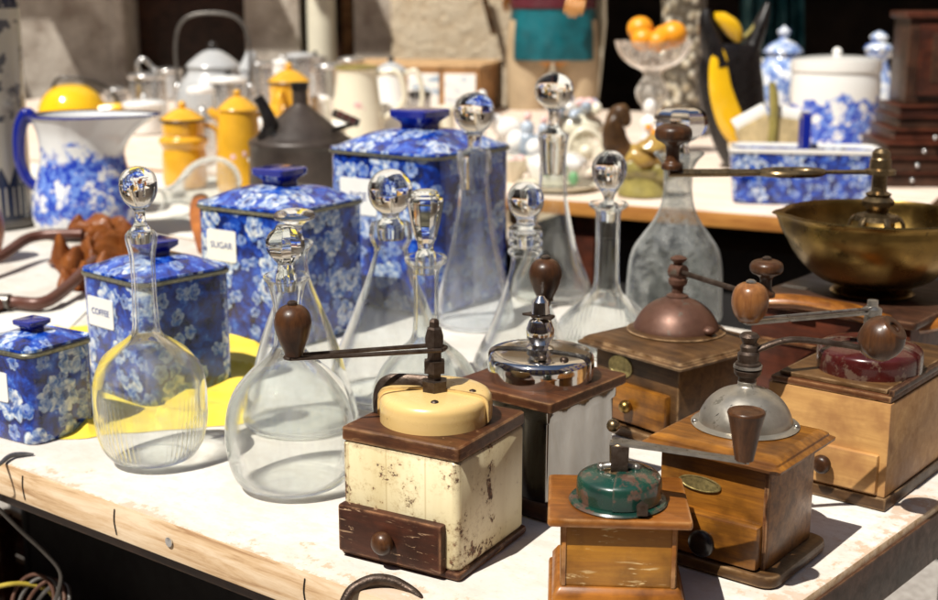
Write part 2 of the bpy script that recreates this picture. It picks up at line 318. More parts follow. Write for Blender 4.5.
class B:
    def __init__(s): s.bm = bmesh.new(); s.uv = s.bm.loops.layers.uv.new('UVMap')
    def loft(s, rings, cap0=True, cap1=True, closed=True, planar=False, uvo=(0, 0)):
        bm = s.bm; vs = [[bm.verts.new(p) for p in r] for r in rings]; n = len(rings[0])
        cu = [0]
        wid = max(range(len(rings)), key=lambda i: (Vector(rings[i][0]) - Vector(rings[i][n // 2])).length)
        for k in range(n): cu.append(cu[-1] + (Vector(rings[wid][k]) - Vector(rings[wid][(k + 1) % n])).length)
        vv = 0
        for i in range(len(vs) - 1):
            dv = (Vector(rings[i + 1][0]) - Vector(rings[i][0])).length
            for k in range(n if closed else n - 1):
                j = (k + 1) % n
                try: f = bm.faces.new((vs[i][k], vs[i][j], vs[i + 1][j], vs[i + 1][k]))
                except ValueError: continue
                for lp, (u, v) in zip(f.loops, ((cu[k], vv), (cu[k + 1], vv), (cu[k + 1], vv + dv), (cu[k], vv + dv))):
                    lp[s.uv].uv = (lp.vert.co.x + uvo[0], lp.vert.co.y + uvo[1]) if planar else (u + uvo[0], v + uvo[1])
            vv += dv
        for c, r, fl in ((cap0, vs[0], True), (cap1, vs[-1], False)):
            if c and len(r) > 2:
                f = bm.faces.new(r[::-1] if fl else r)
                for lp in f.loops: lp[s.uv].uv = (lp.vert.co.x, lp.vert.co.y)
        return s
    def lathe(s, prof, n=48, c=(0, 0, 0), axis=None, flute=None, cap0=True, cap1=True, sx=1, sy=1):
        """prof: (r, z) list; flute: f(angle, i, r) -> r"""
        q = Vector((0, 0, 1)).rotation_difference(Vector(axis)) if axis is not None else Quaternion()
        rings = []
        for i, (r, z) in enumerate(prof):
            ring = []
            for k in range(n):
                a = 2 * PI * k / n; rr = max(r, 1e-5)
                if flute: rr = flute(a, i / (len(prof) - 1), rr, z)
                ring.append(Vector(c) + q @ Vector((rr * math.cos(a) * sx, rr * math.sin(a) * sy, z)))
            rings.append(ring)
        return s.loft(rings, cap0, cap1)
    def box(s, size, c=(0, 0, 0), bev=.0015, rz=0, seg=2, taper=1.0, rot=None):
        b2 = bmesh.new(); bmesh.ops.create_cube(b2, size=1)
        for v in b2.verts:
            k = taper if v.co.z > 0 else 1
            v.co = Vector((v.co.x * size[0] * k, v.co.y * size[1] * k, v.co.z * size[2]))
        if bev: bmesh.ops.bevel(b2, geom=b2.edges[:], offset=min(bev, min(size) * .45), segments=seg, affect='EDGES', profile=.6)
        R = rot or Matrix.Rotation(rz, 3, 'Z')
        for v in b2.verts: v.co = R @ v.co + Vector(c)
        s._merge(b2); return s
    def _merge(s, b2):
        mp = {}
        for v in b2.verts: mp[v] = s.bm.verts.new(v.co)
        for f in b2.faces:
            nf = s.bm.faces.new([mp[v] for v in f.verts])
            for lp in nf.loops:
                nn = f.normal; co = lp.vert.co
                lp[s.uv].uv = (co.y + co.z * 0, co.z) if abs(nn.x) > .6 else ((co.x, co.z) if abs(nn.y) > .6 else (co.x, co.y))
        b2.free()
    def tube(s, pts, r, n=12, smooth=6, flat=1.0, cap=True):
        """round (or flattened) bar along points; r a number or a list per point"""
        rr = r if isinstance(r, (list, tuple)) else [r] * len(pts)
        pp = [(*p, q) for p, q in zip([tuple(p) for p in pts], rr)]
        if smooth and len(pp) > 2: pp = catmull(pp, smooth)
        P3 = [Vector(p[:3]) for p in pp]; up = Vector((0, 0, 1)); rings = []; prev = None
        for i, p in enumerate(P3):
            t = (P3[min(i + 1, len(P3) - 1)] - P3[max(i - 1, 0)]).normalized()
            if prev is None:
                a = t.cross(up) if abs(t.z) < .95 else t.cross(Vector((0, 1, 0)))
            else:
                a = prev - t * prev.dot(t)
            a.normalize(); prev = a; b = t.cross(a)
            rings.append([p + a * math.cos(2 * PI * k / n) * pp[i][3] + b * math.sin(2 * PI * k / n) * pp[i][3] * flat for k in range(n)])
        return s.loft(rings, cap, cap)
    def prism(s, poly, z0, z1, bev=0):
        b2 = bmesh.new(); vs = [b2.verts.new((x, y, z0)) for x, y in poly]; f = b2.faces.new(vs)
        r = bmesh.ops.extrude_face_region(b2, geom=[f])
        for v in r['geom']:
            if isinstance(v, bmesh.types.BMVert): v.co.z = z1
        bmesh.ops.recalc_face_normals(b2, faces=b2.faces[:])
        if bev: bmesh.ops.bevel(b2, geom=b2.edges[:], offset=bev, segments=2, affect='EDGES', profile=.6)
        b2.normal_update(); s._merge(b2); return s
    def ball(s, c, r, n=24, sx=1, sy=1, sz=1, axis=None, flute=None):
        return s.lathe([(r * math.sin(PI * i / 16), -r * sz * math.cos(PI * i / 16)) for i in range(17)], n, c, axis, flute, True, True, sx, sy)
    def wobble(s, amp, sc):
        for v in s.bm.verts: v.co += mnoise.noise_vector(v.co * sc) * amp
        return s
    def obj(s, name, mat, parent=None, sharp=38, loc=None, recalc=True):
        if recalc: bmesh.ops.recalc_face_normals(s.bm, faces=s.bm.faces[:])
        me = bpy.data.meshes.new(name); s.bm.to_mesh(me); s.bm.free()
        for p in me.polygons: p.use_smooth = True
        me.set_sharp_from_angle(angle=math.radians(sharp))
        me.materials.append(mat if not isinstance(mat, str) else M[mat])
        o = bpy.data.objects.new(name, me); COL.objects.link(o)
        if parent: o.parent = parent
        if loc is not None: o.location = loc
        return o
def tag(o, label=None, cat=None, group=None, kind=None):
    for k, v in (('label', label), ('category', cat), ('group', group), ('kind', kind)):
        if v: o[k] = v
    return o
def thing(name, loc, rz, label, cat, group=None):
    o = bpy.data.objects.new(name, None); COL.objects.link(o); o.empty_display_size = .05
    o.location = loc; o.rotation_euler = (0, 0, rz)
    return tag(o, label, cat, group)
def loc_of(root, p):
    return Matrix.Rotation(-root.rotation_euler.z, 3, 'Z') @ (Vector(p) - Vector(root.location))
def local(root, x, y, Y=None, z=None):
    return loc_of(root, PY(x, y, Y) if Y is not None else P(x, y, z))
def text(root, body, size, loc, rot, mat, parent=None, name='lettering', sx=1):
    cu = bpy.data.curves.new(name, 'FONT'); cu.body = body; cu.size = size; cu.align_x = 'CENTER'; cu.align_y = 'CENTER'; cu.extrude = .0002
    t = bpy.data.objects.new(name, cu); COL.objects.link(t)
    me = bpy.data.meshes.new_from_object(t.evaluated_get(bpy.context.evaluated_depsgraph_get()))
    bpy.data.objects.remove(t); me.materials.clear(); me.materials.append(M[mat])
    o = bpy.data.objects.new(name, me); COL.objects.link(o); o.location = loc; o.rotation_euler = rot; o.scale = (sx, 1, 1)
    o.parent = parent or root; return o
#__SETTING__
# ------------------------------------------------------------------ the setting
def struct(o): return tag(o, kind='structure')
s_ = NT('gravel_ground'); v = s_.mp()
gc = s_.ramp(s_.noise(v, 60, 6, .7), [(.35, (.2, .18, .16)), (.5, (.36, .33, .3)), (.68, (.5, .47, .43))])
gc = s_.mix(s_.ramp(s_.noise(v, 1.2, 4), [(.35, .5), (.65, 0.0)]), gc, (.24, .2, .17))
s_.set(color=gc, rough=.95); s_.bump(s_.noise(v, 90, 5, .7), .8, .006); M['gravel'] = s_.m
b = B(); n = 40
b.loft([[(-60 + 120 * i / 1, -60, 0) for i in (0, 1)], [(-60 + 120 * i, 80, 0) for i in (0, 1)]], False, False, closed=False)
struct(b.obj('ground', 'gravel', recalc=False))

# painted wooden table top: worn white paint on the upper side, bare board on the edges
s_ = NT('worn_white_table'); v = s_.mp()
gg = s_.mp((.09, 1, 1)); grain = s_.noise(gg, 90, 8, .7, .5)
woodc = s_.ramp(grain, [(.34, (.38, .22, .11)), (.45, (.62, .43, .25)), (.6, (.76, .6, .42))])
woodc = s_.mix(s_.ramp(s_.noise(gg, 14, 4), [(.45, 0.0), (.7, .45)]), woodc, (.3, .17, .09))
sx = s_.n('ShaderNodeSeparateXYZ'); s_.l(s_.tc.outputs['Object'], sx.inputs[0])
de = s_.math('MULTIPLY', sx.outputs[1], -1.0); dx = s_.math('ADD', sx.outputs[0], s_.math('MULTIPLY', sx.outputs[1], -.073))
near = s_.math('MINIMUM', de, dx)
edgew = s_.ramp(near, [(0, .2), (.004, .13), (.03, .085), (.06, .02), (.1, 0.0)])
nn = s_.math('ADD', s_.math('MULTIPLY', s_.noise(v, 9, 8, .68), .62), s_.math('MULTIPLY', s_.noise(v, 85, 5, .7), .38))
tot = s_.math('ADD', nn, edgew)
paint = s_.mix(s_.ramp(s_.noise(v, 7, 5), [(.35, 0.0), (.65, 1.0)]), (.7, .68, .64), (.56, .52, .47))
paint = s_.mix(s_.ramp(tot, [(.585, 0.0), (.63, .5)]), paint, (.62, .52, .42))
paint = s_.mix(s_.ramp(tot, [(.645, 0.0), (.66, .7)]), paint, (.5, .32, .19))
paint = s_.mix(s_.ramp(s_.noise(s_.mp((.5, 1, 1)), 70, 7, .75), [(.46, 0.0), (.62, .55)]), paint, (.52, .46, .39))
paint = s_.mix(s_.ramp(s_.noise(v, 240, 3), [(.6, 0.0), (.7, .4)]), paint, (.45, .38, .32))
geo = s_.n('ShaderNodeNewGeometry'); sz = s_.n('ShaderNodeSeparateXYZ'); s_.l(geo.outputs['Normal'], sz.inputs[0])
top = s_.ramp(sz.outputs[2], [(.6, 0.0), (.8, 1.0)])
s_.set(color=s_.mix(top, woodc, paint), rough=.6); s_.bump(s_.math('ADD', s_.math('MULTIPLY', tot, -2.0), s_.math('MULTIPLY', grain, .3)), .35, .0012)
M['table_a'] = s_.m
CA = P(662, 700)
ta = thing('market_table', (CA.x, CA.y, 0), math.radians(142.7), 'long wooden market table with worn white paint under the canisters, decanters and grinders', 'table')
k = .073
def quad(x0, x1, d0, d1): return [(x0 - k * d0, -d0), (x0 - k * d1, -d1), (x1 - k * d1, -d1), (x1 - k * d0, -d0)]
B().prism(quad(0, 2.0, 0, .945), TZ - .036, TZ, .0025).obj('tabletop', 'table_a', ta)
B().prism(quad(.012, 1.98, .012, .93), TZ - .052, TZ - .0365, .001).obj('underboard', 'w_dark', ta)
B().prism([(-.0035, .0), (-.0005, -.001), (-.0005 - k * .944, -.945), (-.0045 - k * .945, -.945)], TZ - .052, TZ - .006, .0008).obj('edge_shade_board', 'w_dark', ta)  # dark strip laid on the right edge to stand in for its shade
for (x, d) in ((.1, .12), (1.8, .12), (.1, .84), (1.8, .84)):
    B().box((.05, .05, TZ - .054), (x - k * d, -d, (TZ - .054) / 2), .002).obj('leg', 'w_dark', ta)
for px in (13, 107, 301):
    q = local(ta, px, 462 + .36 * px + 24, z=TZ - .018)
    B().tube([(q.x, .0006, TZ - .006), (q.x + .0015, .0008, TZ - .018), (q.x - .001, .0006, TZ - .031)], .0006, 6).obj('split', 'black', ta)
q = local(ta, 167, 545, z=TZ - .02); B().lathe([(0, 0), (.004, .0005), (.0045, .002), (0, .003)], 16, (q.x, 0, TZ - .018), (0, 1, 0)).obj('screw_head', 'alu_b', ta)

# second run of tables behind
s_ = NT('pale_board_top'); v = s_.mp((.12, 1, 1)); gr = s_.noise(v, 40, 7, .7)
c_ = s_.ramp(gr, [(.35, (.55, .4, .3)), (.5, (.74, .62, .52)), (.65, (.8, .72, .64))])
e_ = s_.ramp(gr, [(.35, (.32, .12, .025)), (.6, (.56, .26, .06))])
geo = s_.n('ShaderNodeNewGeometry'); sz = s_.n('ShaderNodeSeparateXYZ'); s_.l(geo.outputs['Normal'], sz.inputs[0])
s_.set(color=s_.mix(s_.ramp(sz.outputs[2], [(.6, 0.0), (.8, 1.0)]), e_, c_), rough=.5); M['table_b'] = s_.m
tb = thing('market_table', (.891, 2.622, 0), math.radians(152.4), 'long pale wooden table with an orange varnished edge standing behind the first table', 'table')
B().prism([(0, 0), (0, -2.4), (4.2, -2.4), (4.2, 0)], TZ - .034, TZ, .003).obj('tabletop', 'table_b', tb)
for x, d in ((.06, .06), (.72, .06), (2.4, .08), (4.1, .08), (.06, 2.3), (4.1, 2.3)):
    B().box((.05, .05, TZ - .036), (x, -d, (TZ - .036) / 2), .003).obj('leg', 'w_red', tb)
tcc = thing('market_table', (0, 0, 0), 0, 'cloth covered table between the near and the far table at the left', 'table')
Vd = Vector((math.cos(math.radians(48.5)), math.sin(math.radians(48.5)), 0)); Ud = Vector((math.cos(math.radians(142.7)), math.sin(math.radians(142.7)), 0))
a0 = CA + Vd * .975; a1 = a0 + Ud * 1.0
fr = Vector((.891, 2.622, 0)); fd = Vector((math.cos(math.radians(152.4)), math.sin(math.radians(152.4)), 0)); fnn = Vector((-fd.y, fd.x, 0)) * .012
def on_a(x): t = (x - a0.x) / Ud.x; return a0 + Ud * t
def on_b(x): t = (x - fr.x) / fd.x; return fr + fd * t + fnn
q0, q1 = on_a(.055), on_a(-2.6); q2, q3 = on_b(-2.6), on_b(.09)
B().prism([(p.x, p.y) for p in (q0, q3, q2, q1)], TZ - .03, TZ - .006, 0).obj('tabletop', 'w_pine', tcc)
for p in ((q0 + q3) / 2 + Vector((-.1, 0, 0)), (q1 + q2) / 2 + Vector((.1, -.1, 0))):
    B().box((.05, .05, TZ - .032), (p.x, p.y, (TZ - .032) / 2), .003).obj('leg', 'w_dark', tcc)
b = B(); rows = []
for i in range(61):
    t = i / 60; A = q0.lerp(q1, t); C_ = q3.lerp(q2, t); row = []
    for j in range(40):
        u = j / 39; p = A.lerp(C_, u)
        z = TZ - .003 + .006 * abs(mnoise.noise(Vector((p.x * 4, p.y * 9, 3)))) + .003 * mnoise.noise(Vector((p.x * 14, p.y * 20, 1)))
        if j == 0 or j == 39: z = TZ - .006
        row.append((p.x, p.y, z))
    rows.append(row)
b.loft(rows, False, False, closed=False)
tag(b.obj('tablecloth', 'paper', recalc=True), 'creased off white cloth spread on the table behind the canisters', 'tablecloth')

# house wall behind the market
s_ = NT('limestone_wall'); v = s_.mp()
n1 = s_.noise(v, 3.2, 6, .65); n2 = s_.noise(v, 30, 6, .7)
c_ = s_.ramp(s_.math('ADD', s_.math('MULTIPLY', n1, .5), s_.math('MULTIPLY', n2, .5)), [(.34, (.42, .28, .15)), (.42, (.72, .56, .37)), (.55, (.86, .73, .54))])
s_.set(color=c_, rough=.95); s_.bump(s_.math('ADD', n1, n2), 1.0, .03); M['limestone'] = s_.m
s_ = NT('grey_render'); v = s_.mp(); n1 = s_.noise(v, 5, 6, .65)
s_.set(color=s_.ramp(n1, [(.35, (.34, .28, .23)), (.6, (.66, .6, .52))]), rough=.9); s_.bump(s_.noise(v, 40, 5), .6, .008); M['render'] = s_.m
YW = 6.9
def wx(px): return PY(px, 60, YW).x
wall = thing('house_wall', (0, YW, 0), 0, 'pale limestone and plaster house wall with dark openings behind the stalls', 'wall')
def wbox(n, x0, x1, z0, z1, mat, y0=0, y1=.4, bev=.01, parent=None):
    return B().box((x1 - x0, y1 - y0, z1 - z0), ((x0 + x1) / 2, (y0 + y1) / 2, (z0 + z1) / 2), bev).obj(n, mat, parent or wall)
wbox('masonry', -9, wx(128), 0, 9, 'render')
wbox('masonry', wx(245), wx(300), 0, 9, 'render', 0.02)
wbox('masonry', wx(300), wx(392), 0, 9, 'w_dark', .18, .4)
wbox('masonry', wx(354), wx(392), 0, 9, 'render', .01, .17)
wbox('masonry', wx(392), wx(597), 0, 9, 'limestone', -.02)
wbox('masonry', wx(128), wx(245), 2.1, 9, 'render')
wbox('masonry', wx(597), 5.2, 2.3, 9, 'limestone')
wbox('masonry', 5.2, 9, 0, 9, 'limestone')
wbox('door', wx(128), wx(245), 0, 2.09, 'w_dark', .25, .32)
wbox('corner_stone', wx(112), wx(127), 0, 2.1, 'render', -.03, 0.0, .02)
pp = thing('drain_pipe', (wx(323), YW - .02, 0), 0, 'cream round drain pipe running up the house wall', 'pipe')
B().lathe([(.075, 0), (.075, 4)], 24).obj('pipe', 'tan_pipe' if 'tan_pipe' in M else 'ivory', pp)
for z in (.6, 1.9): B().lathe([(.076, z), (.084, z + .004), (.084, z + .03), (.076, z + .034)], 24).obj('bracket', 'wire', pp)
tag(B().box((.05, .03, 1.6), (wx(346), YW + .13, .8), .004).obj('wooden_post', 'w_tabled'), 'narrow brown timber post beside the cream drain pipe', 'post')
# shop interior behind the right hand opening
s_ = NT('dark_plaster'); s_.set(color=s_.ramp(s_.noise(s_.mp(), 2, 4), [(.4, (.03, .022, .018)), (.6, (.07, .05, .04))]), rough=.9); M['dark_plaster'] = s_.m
shop = thing('shop_room', (0, 0, 0), 0, 'dark shop interior seen through the wide opening at the right', 'shop')
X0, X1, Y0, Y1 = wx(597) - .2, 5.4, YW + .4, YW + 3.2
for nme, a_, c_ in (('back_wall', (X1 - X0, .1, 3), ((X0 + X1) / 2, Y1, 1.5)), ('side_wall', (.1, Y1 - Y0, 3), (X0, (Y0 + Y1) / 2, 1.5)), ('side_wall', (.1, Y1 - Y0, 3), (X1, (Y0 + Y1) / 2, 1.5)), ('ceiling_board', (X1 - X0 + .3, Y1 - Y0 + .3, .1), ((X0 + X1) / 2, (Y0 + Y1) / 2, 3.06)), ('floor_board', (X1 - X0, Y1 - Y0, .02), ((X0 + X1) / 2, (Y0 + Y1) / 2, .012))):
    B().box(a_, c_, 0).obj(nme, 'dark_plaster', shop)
# unseen boards added above the wall to throw patchy shade on the masonry
def shade_panel(x0, x1, y0, y1, label):
    tag(B().box((x1 - x0, y1 - y0, .03), ((x0 + x1) / 2, (y0 + y1) / 2, 3.0), .004).obj('shade_board', 'paper'), label, 'shade_board')
o = YW - 6.3
sc_ = YW / 6.3
shade_panel(-6, -3.0 * sc_, YW - 1.55, YW, 'wide added shade board over the grey plaster at the far left')
shade_panel(-3.0 * sc_ + .001, -2.72 * sc_, YW - .92, YW, 'shallow added shade board left of the door')
shade_panel(-2.72 * sc_ + .001, -1.97 * sc_, YW - 1.6, YW, 'deep added shade board over the dark door')
shade_panel(-1.97 * sc_ + .001, -1.6 * sc_, YW - .98, YW, 'added shade board over the plaster pier right of the door')
shade_panel(-1.42 * sc_, -1.14 * sc_, YW - 1.0, YW, 'small added shade board right of the drain pipe')
shade_panel(wx(597) - 1.0, 6, YW - 2.2, YW - .002, 'long added shade board over the dark opening')

# the other houses round the little square: they stand behind and beside the viewer
def house(x0, x1, y0, y1, h, nrm, label):
    cx_, cy_ = (x0 + x1) / 2, (y0 + y1) / 2
    t = thing('stone_house', (cx_, cy_, 0), 0, label, 'house')
    B().box((x1 - x0, y1 - y0, h), (0, 0, h / 2), .02).obj('wall', 'old_stone', t)
    B().box((x1 - x0 + .6, y1 - y0 + .6, .25), (0, 0, h + .126), .02).obj('roof', 'roof_tile', t)
    L_ = (x1 - x0) if nrm[1] else (y1 - y0); n_ = int(L_ / 2.6)
    for r_ in range(3):
        for i in range(n_):
            u = -L_ / 2 + (i + .5) * L_ / n_; z = 1.6 + r_ * 3.1
            off = ((y1 - y0) / 2 if nrm[1] else (x1 - x0) / 2) + .01
            if nrm[1]: s_f, c_f, s_p, c_p = (1.1, .06, 1.8), (u, nrm[1] * off, z), (.94, .03, 1.64), (u, nrm[1] * (off + .03), z)
            else: s_f, c_f, s_p, c_p = (.06, 1.1, 1.8), (nrm[0] * off, u, z), (.03, .94, 1.64), (nrm[0] * (off + .03), u, z)
            w_o = B().box(s_f, c_f, .01).obj('window', 'w_mid', t); B().box(s_p, c_p, .004).obj('pane', 'cobalt', w_o)
M['old_stone'] = plain('old_stone', (.34, .27, .2), .9, 0, .4, 2, .8); M['roof_tile'] = plain('roof_tile', (.3, .12, .06), .8, 0, .4, 8, .5)
house(-14, 16, -13, -9, 10, (0, 1), 'long stone house across the square behind the viewer')
house(-13, -9, -8.6, 6.2, 9, (1, 0), 'stone house on the left side of the square')
house(9.1, 13, -8.6, 8, 10, (-1, 0), 'stone house on the right side of the square')

# ------------------------------------------------------------------ decanters
def zl(Y, y, zb=TZ): return Zat(Y, y) - zb
def rad(Y, y, hw): return hw * depth(Y, Zat(Y, y)) / FPX
def pxprof(Y, prof, zb=TZ): return [(rad(Y, y, hw), zl(Y, y, zb)) for y, hw in prof]
def ribs(n, z0, z1, amp):
    def f(a, t, r, z):
        k = max(0, min(1, (z - z0) / .006)) * max(0, min(1, (z1 - z) / .006))
        return r * (1 + amp * k * math.cos(n * a))
    return f
def facet(n, t0=0, t1=1):
    def f(a, t, r, z):
        if t < t0 or t > t1: return r
        w_ = 2 * PI / n; d = (a % w_) - w_ / 2
        return r * math.cos(w_ / 2) / math.cos(d)
    return f
def decanter(xb, yb, body, stop, label, mat='glass', bflute=None, sflute=None, sn=40, zb=TZ, base=False, sy=1, cat='decanter', smooth=4, rz=0, nflute=None):
    p = P(xb, yb, zb); Y = p.y
    t = thing('glass_decanter', p + Vector((0, 0, .001)), rz, label, cat, 'glass decanters on the table')
    pr = pxprof(Y, body, zb); pr[0] = (pr[0][0], .0035); pr.insert(0, (pr[0][0] * .9, .0006)); pr.insert(0, (pr[0][0] * .6, .0009)); pr.insert(0, (0, .001))
    cs = catmull(pr, smooth)
    top = cs[-1]
    body_ = cs[max(1, smooth * 3):]
    n0 = len(cs); body_ = [q_ for q_ in cs if q_[1] > .007]
    prn = cs + [(top[0] - .001, top[1] + .001)] + [(max(r_ - (.0019 if r_ > .02 else .0026), .0015), z_) for r_, z_ in body_[::-1]] + [(body_[0][0] * .85, .0042), (body_[0][0] * .5, .0036), (0, .0035)]
    def fl(a, t_, r, z):
        if bflute: r = bflute(a, t_, r, z)
        if nflute: r = nflute(a, t_, r, z)
        return r
    B().lathe(prn, 384 if bflute else 72, flute=fl, cap1=False, cap0=False, sy=sy).obj('bottle', mat, t, sharp=75)
    if base:
        rb = pr[3][0]
        B().lathe([(0, .0008), (rb * .84, .001), (rb * .93, .004), (rb * .9, .0075), (rb * .6, .0062), (0, .009)], 48, sy=sy).obj('glass_base', 'glass', t)
    if stop:
        sp_ = catmull(pxprof(Y, stop, zb), smooth)
        B().lathe(sp_, sn, flute=sflute).obj('stopper', 'crystal', t, sharp=28 if sflute else 50)
    return t, Y
decanter(154, 461, [(461, 31), (455, 41), (443, 49), (425, 54), (405, 56), (385, 55.5), (368, 51), (355, 42), (345, 29), (337, 18), (328, 13.6), (312, 12.6), (290, 12), (270, 12.2), (255, 13), (243, 15.5), (236, 15.8), (232, 13)],
         [(244, 9.5), (232, 11.5), (227, 8), (221, 5.5), (213, 5.5), (208, 9), (202, 14.5), (194, 18), (185, 18.8), (176, 17), (170, 11), (167.5, 4), (167.2, 0)],
         'tall globe decanter with ribbed belly and round ball stopper in front of the coffee canister', bflute=ribs(64, .012, .052, .012), nflute=ribs(8, .1, .2, .03))
decanter(293, 485, [(485, 46), (478, 54), (465, 61), (445, 65), (425, 65.5), (405, 62), (388, 54), (372, 40), (360, 26), (350, 17), (338, 14), (322, 13.5), (306, 14.5), (292, 17), (284, 19.5), (279, 23), (276.5, 23)],
         [(292, 9), (280, 11), (272, 9), (265, 8.5), (260, 13), (252, 18.5), (244, 19.5), (236, 17), (229, 10), (226.5, 8), (226.5, 0)],
         'squat round decanter with flared lip and faceted stopper left of the cream grinder', sflute=facet(8, .3, 1), sn=48)
decanter(301, 424, [(424, 55), (415, 57.5), (400, 54), (375, 47), (350, 40.5), (325, 32), (305, 24), (288, 17), (275, 13), (262, 11.5), (252, 13), (246, 17.5), (243, 17.5)],
         [(254, 8), (243, 9), (234, 7), (226, 8), (221, 17), (219, 20.5), (215, 20.5), (212, 17), (210, 9), (210, 0)],
         'cone shaped decanter with flat mushroom stopper just behind the squat round one')
decanter(393, 395, [(395, 62), (385, 65), (370, 62), (348, 54), (325, 44), (300, 34), (280, 25.5), (262, 19.5), (250, 17), (245, 19), (238, 21.5), (228, 21), (224, 19.5)],
         [(240, 13), (225, 14), (219, 9), (214, 9.5), (210, 15), (203, 20), (193, 22.5), (183, 21), (175, 15), (171, 8), (170, 0)],
         'wide cone decanter with thick collar and big clear ball stopper before the flour canister')
decanter(427, 420, [(420, 50), (412, 54), (400, 55), (385, 53), (370, 46), (357, 36), (348, 25), (340, 16.5), (330, 13.5), (310, 12.5), (290, 12.6), (275, 13), (268, 15), (263, 20.5), (259, 21.5), (257, 20.5)],
         [(275, 9), (258, 11), (250, 8), (244, 8.5), (238, 11), (225, 14.5), (205, 18.2), (201, 18.4), (198, 17), (196, 14), (192, 12.5), (190.5, 8), (190.3, 0)],
         'round decanter with flared lip and tall faceted tulip stopper behind the cream grinder', sflute=facet(10, .25, .85), sn=60)
decanter(474, 325, [(325, 37), (318, 40), (308, 39.5), (295, 36.5), (275, 31), (255, 26), (235, 21.5), (215, 18), (195, 15.5), (182, 14.5), (176, 15), (172, 17), (155, 17), (151, 16)],
         [(190, 12), (176, 13), (154, 13), (149, 7), (146, 6.5), (138, 7), (133, 9), (128, 14.5), (120, 19), (111, 20.3), (102, 18), (96, 12), (93, 5), (92.6, 0)],
         'tall slender cone decanter with round ball stopper against the largest canister', mat='glass_grey')
decanter(551, 298, [(298, 38), (290, 40), (278, 37), (262, 30), (240, 23), (215, 17.5), (190, 14), (165, 13), (148, 14), (138, 15.5), (134, 15)],
         [(175, 10), (150, 12.5), (135, 13), (132, 11), (129, 7), (124, 5), (112, 5.5), (108, 9), (104, 14), (98, 18.5), (90, 19.5), (82, 17.5), (76, 11), (73, 5), (72.5, 0)],
         'tallest thin necked decanter with ball stopper next to the dark gap between tables')
decanter(524, 372, [(372, 48), (363, 51), (350, 46), (330, 36), (310, 28), (292, 22), (275, 16.5), (262, 14), (256, 14.5), (254, 17), (250, 17), (248, 14.5), (245, 17), (241, 17), (239, 15), (236, 17), (232, 16.5)],
         [(250, 8), (234, 10), (230, 16), (228, 16), (224, 9), (218, 10.5), (212, 15), (205, 18), (197, 18.3), (190, 16), (185, 11), (183, 5), (182.6, 0)],
         'cone decanter with ringed neck and round lollipop stopper behind the chrome grinder')
decanter(605, 350, [(350, 44), (343, 49), (332, 50), (322, 46), (312, 38), (303, 28), (296, 19), (288, 14), (275, 12.5), (250, 12), (225, 12.2), (212, 13), (208, 18), (205, 20), (203.5, 19)],
         [(222, 9), (206, 10), (202, 5), (197, 5.5), (190, 9), (182, 14.5), (172, 17), (163, 16.5), (156, 12), (152, 6), (151.5, 0)],
         'round decanter with fluted balloon stopper and ribbed base left of the dusty bottle', bflute=ribs(60, .002, .045, .015), sflute=ribs(10, -1, 1, .035), sn=60)
decanter(673, 322, [(322, 46), (315, 48.5), (300, 48), (280, 47.5), (262, 46), (248, 42), (236, 34), (222, 24), (208, 17.5), (192, 14.5), (178, 14.5), (168, 15.5), (160, 20), (155, 25), (153, 24.5)],
         [(170, 9), (155, 11), (148, 9), (143, 10), (139, 18), (133, 25), (124, 27.5), (115, 25.5), (109, 19), (107, 10), (106.6, 0)],
         'broad shouldered dusty bottle with wide faceted stopper behind the copper domed grinder', mat='glass_dusty', sy=.8, sflute=facet(9, .35, 1), sn=54)
# a glass vessel lying on its side behind the coffee canister
t = thing('glass_decanter', P(208, 212) + Vector((0, 0, .06)), math.radians(232), 'clear glass bulb lying on its side behind the sugar canister', 'glass bulb', 'glass decanters on the table')
B().lathe(catmull([(0, -.075), (.03, -.072), (.05, -.05), (.058, -.02), (.052, .02), (.035, .055), (.022, .085), (.02, .12), (.024, .135), (.0225, .136), (.018, .12), (.02, .085), (.033, .055), (.05, .02), (.056, -.02), (.048, -.049), (.029, -.07), (0, -.073)], 5), 48, axis=(1, 0, -.12), cap0=False, cap1=False).obj('bottle', 'glass', t)

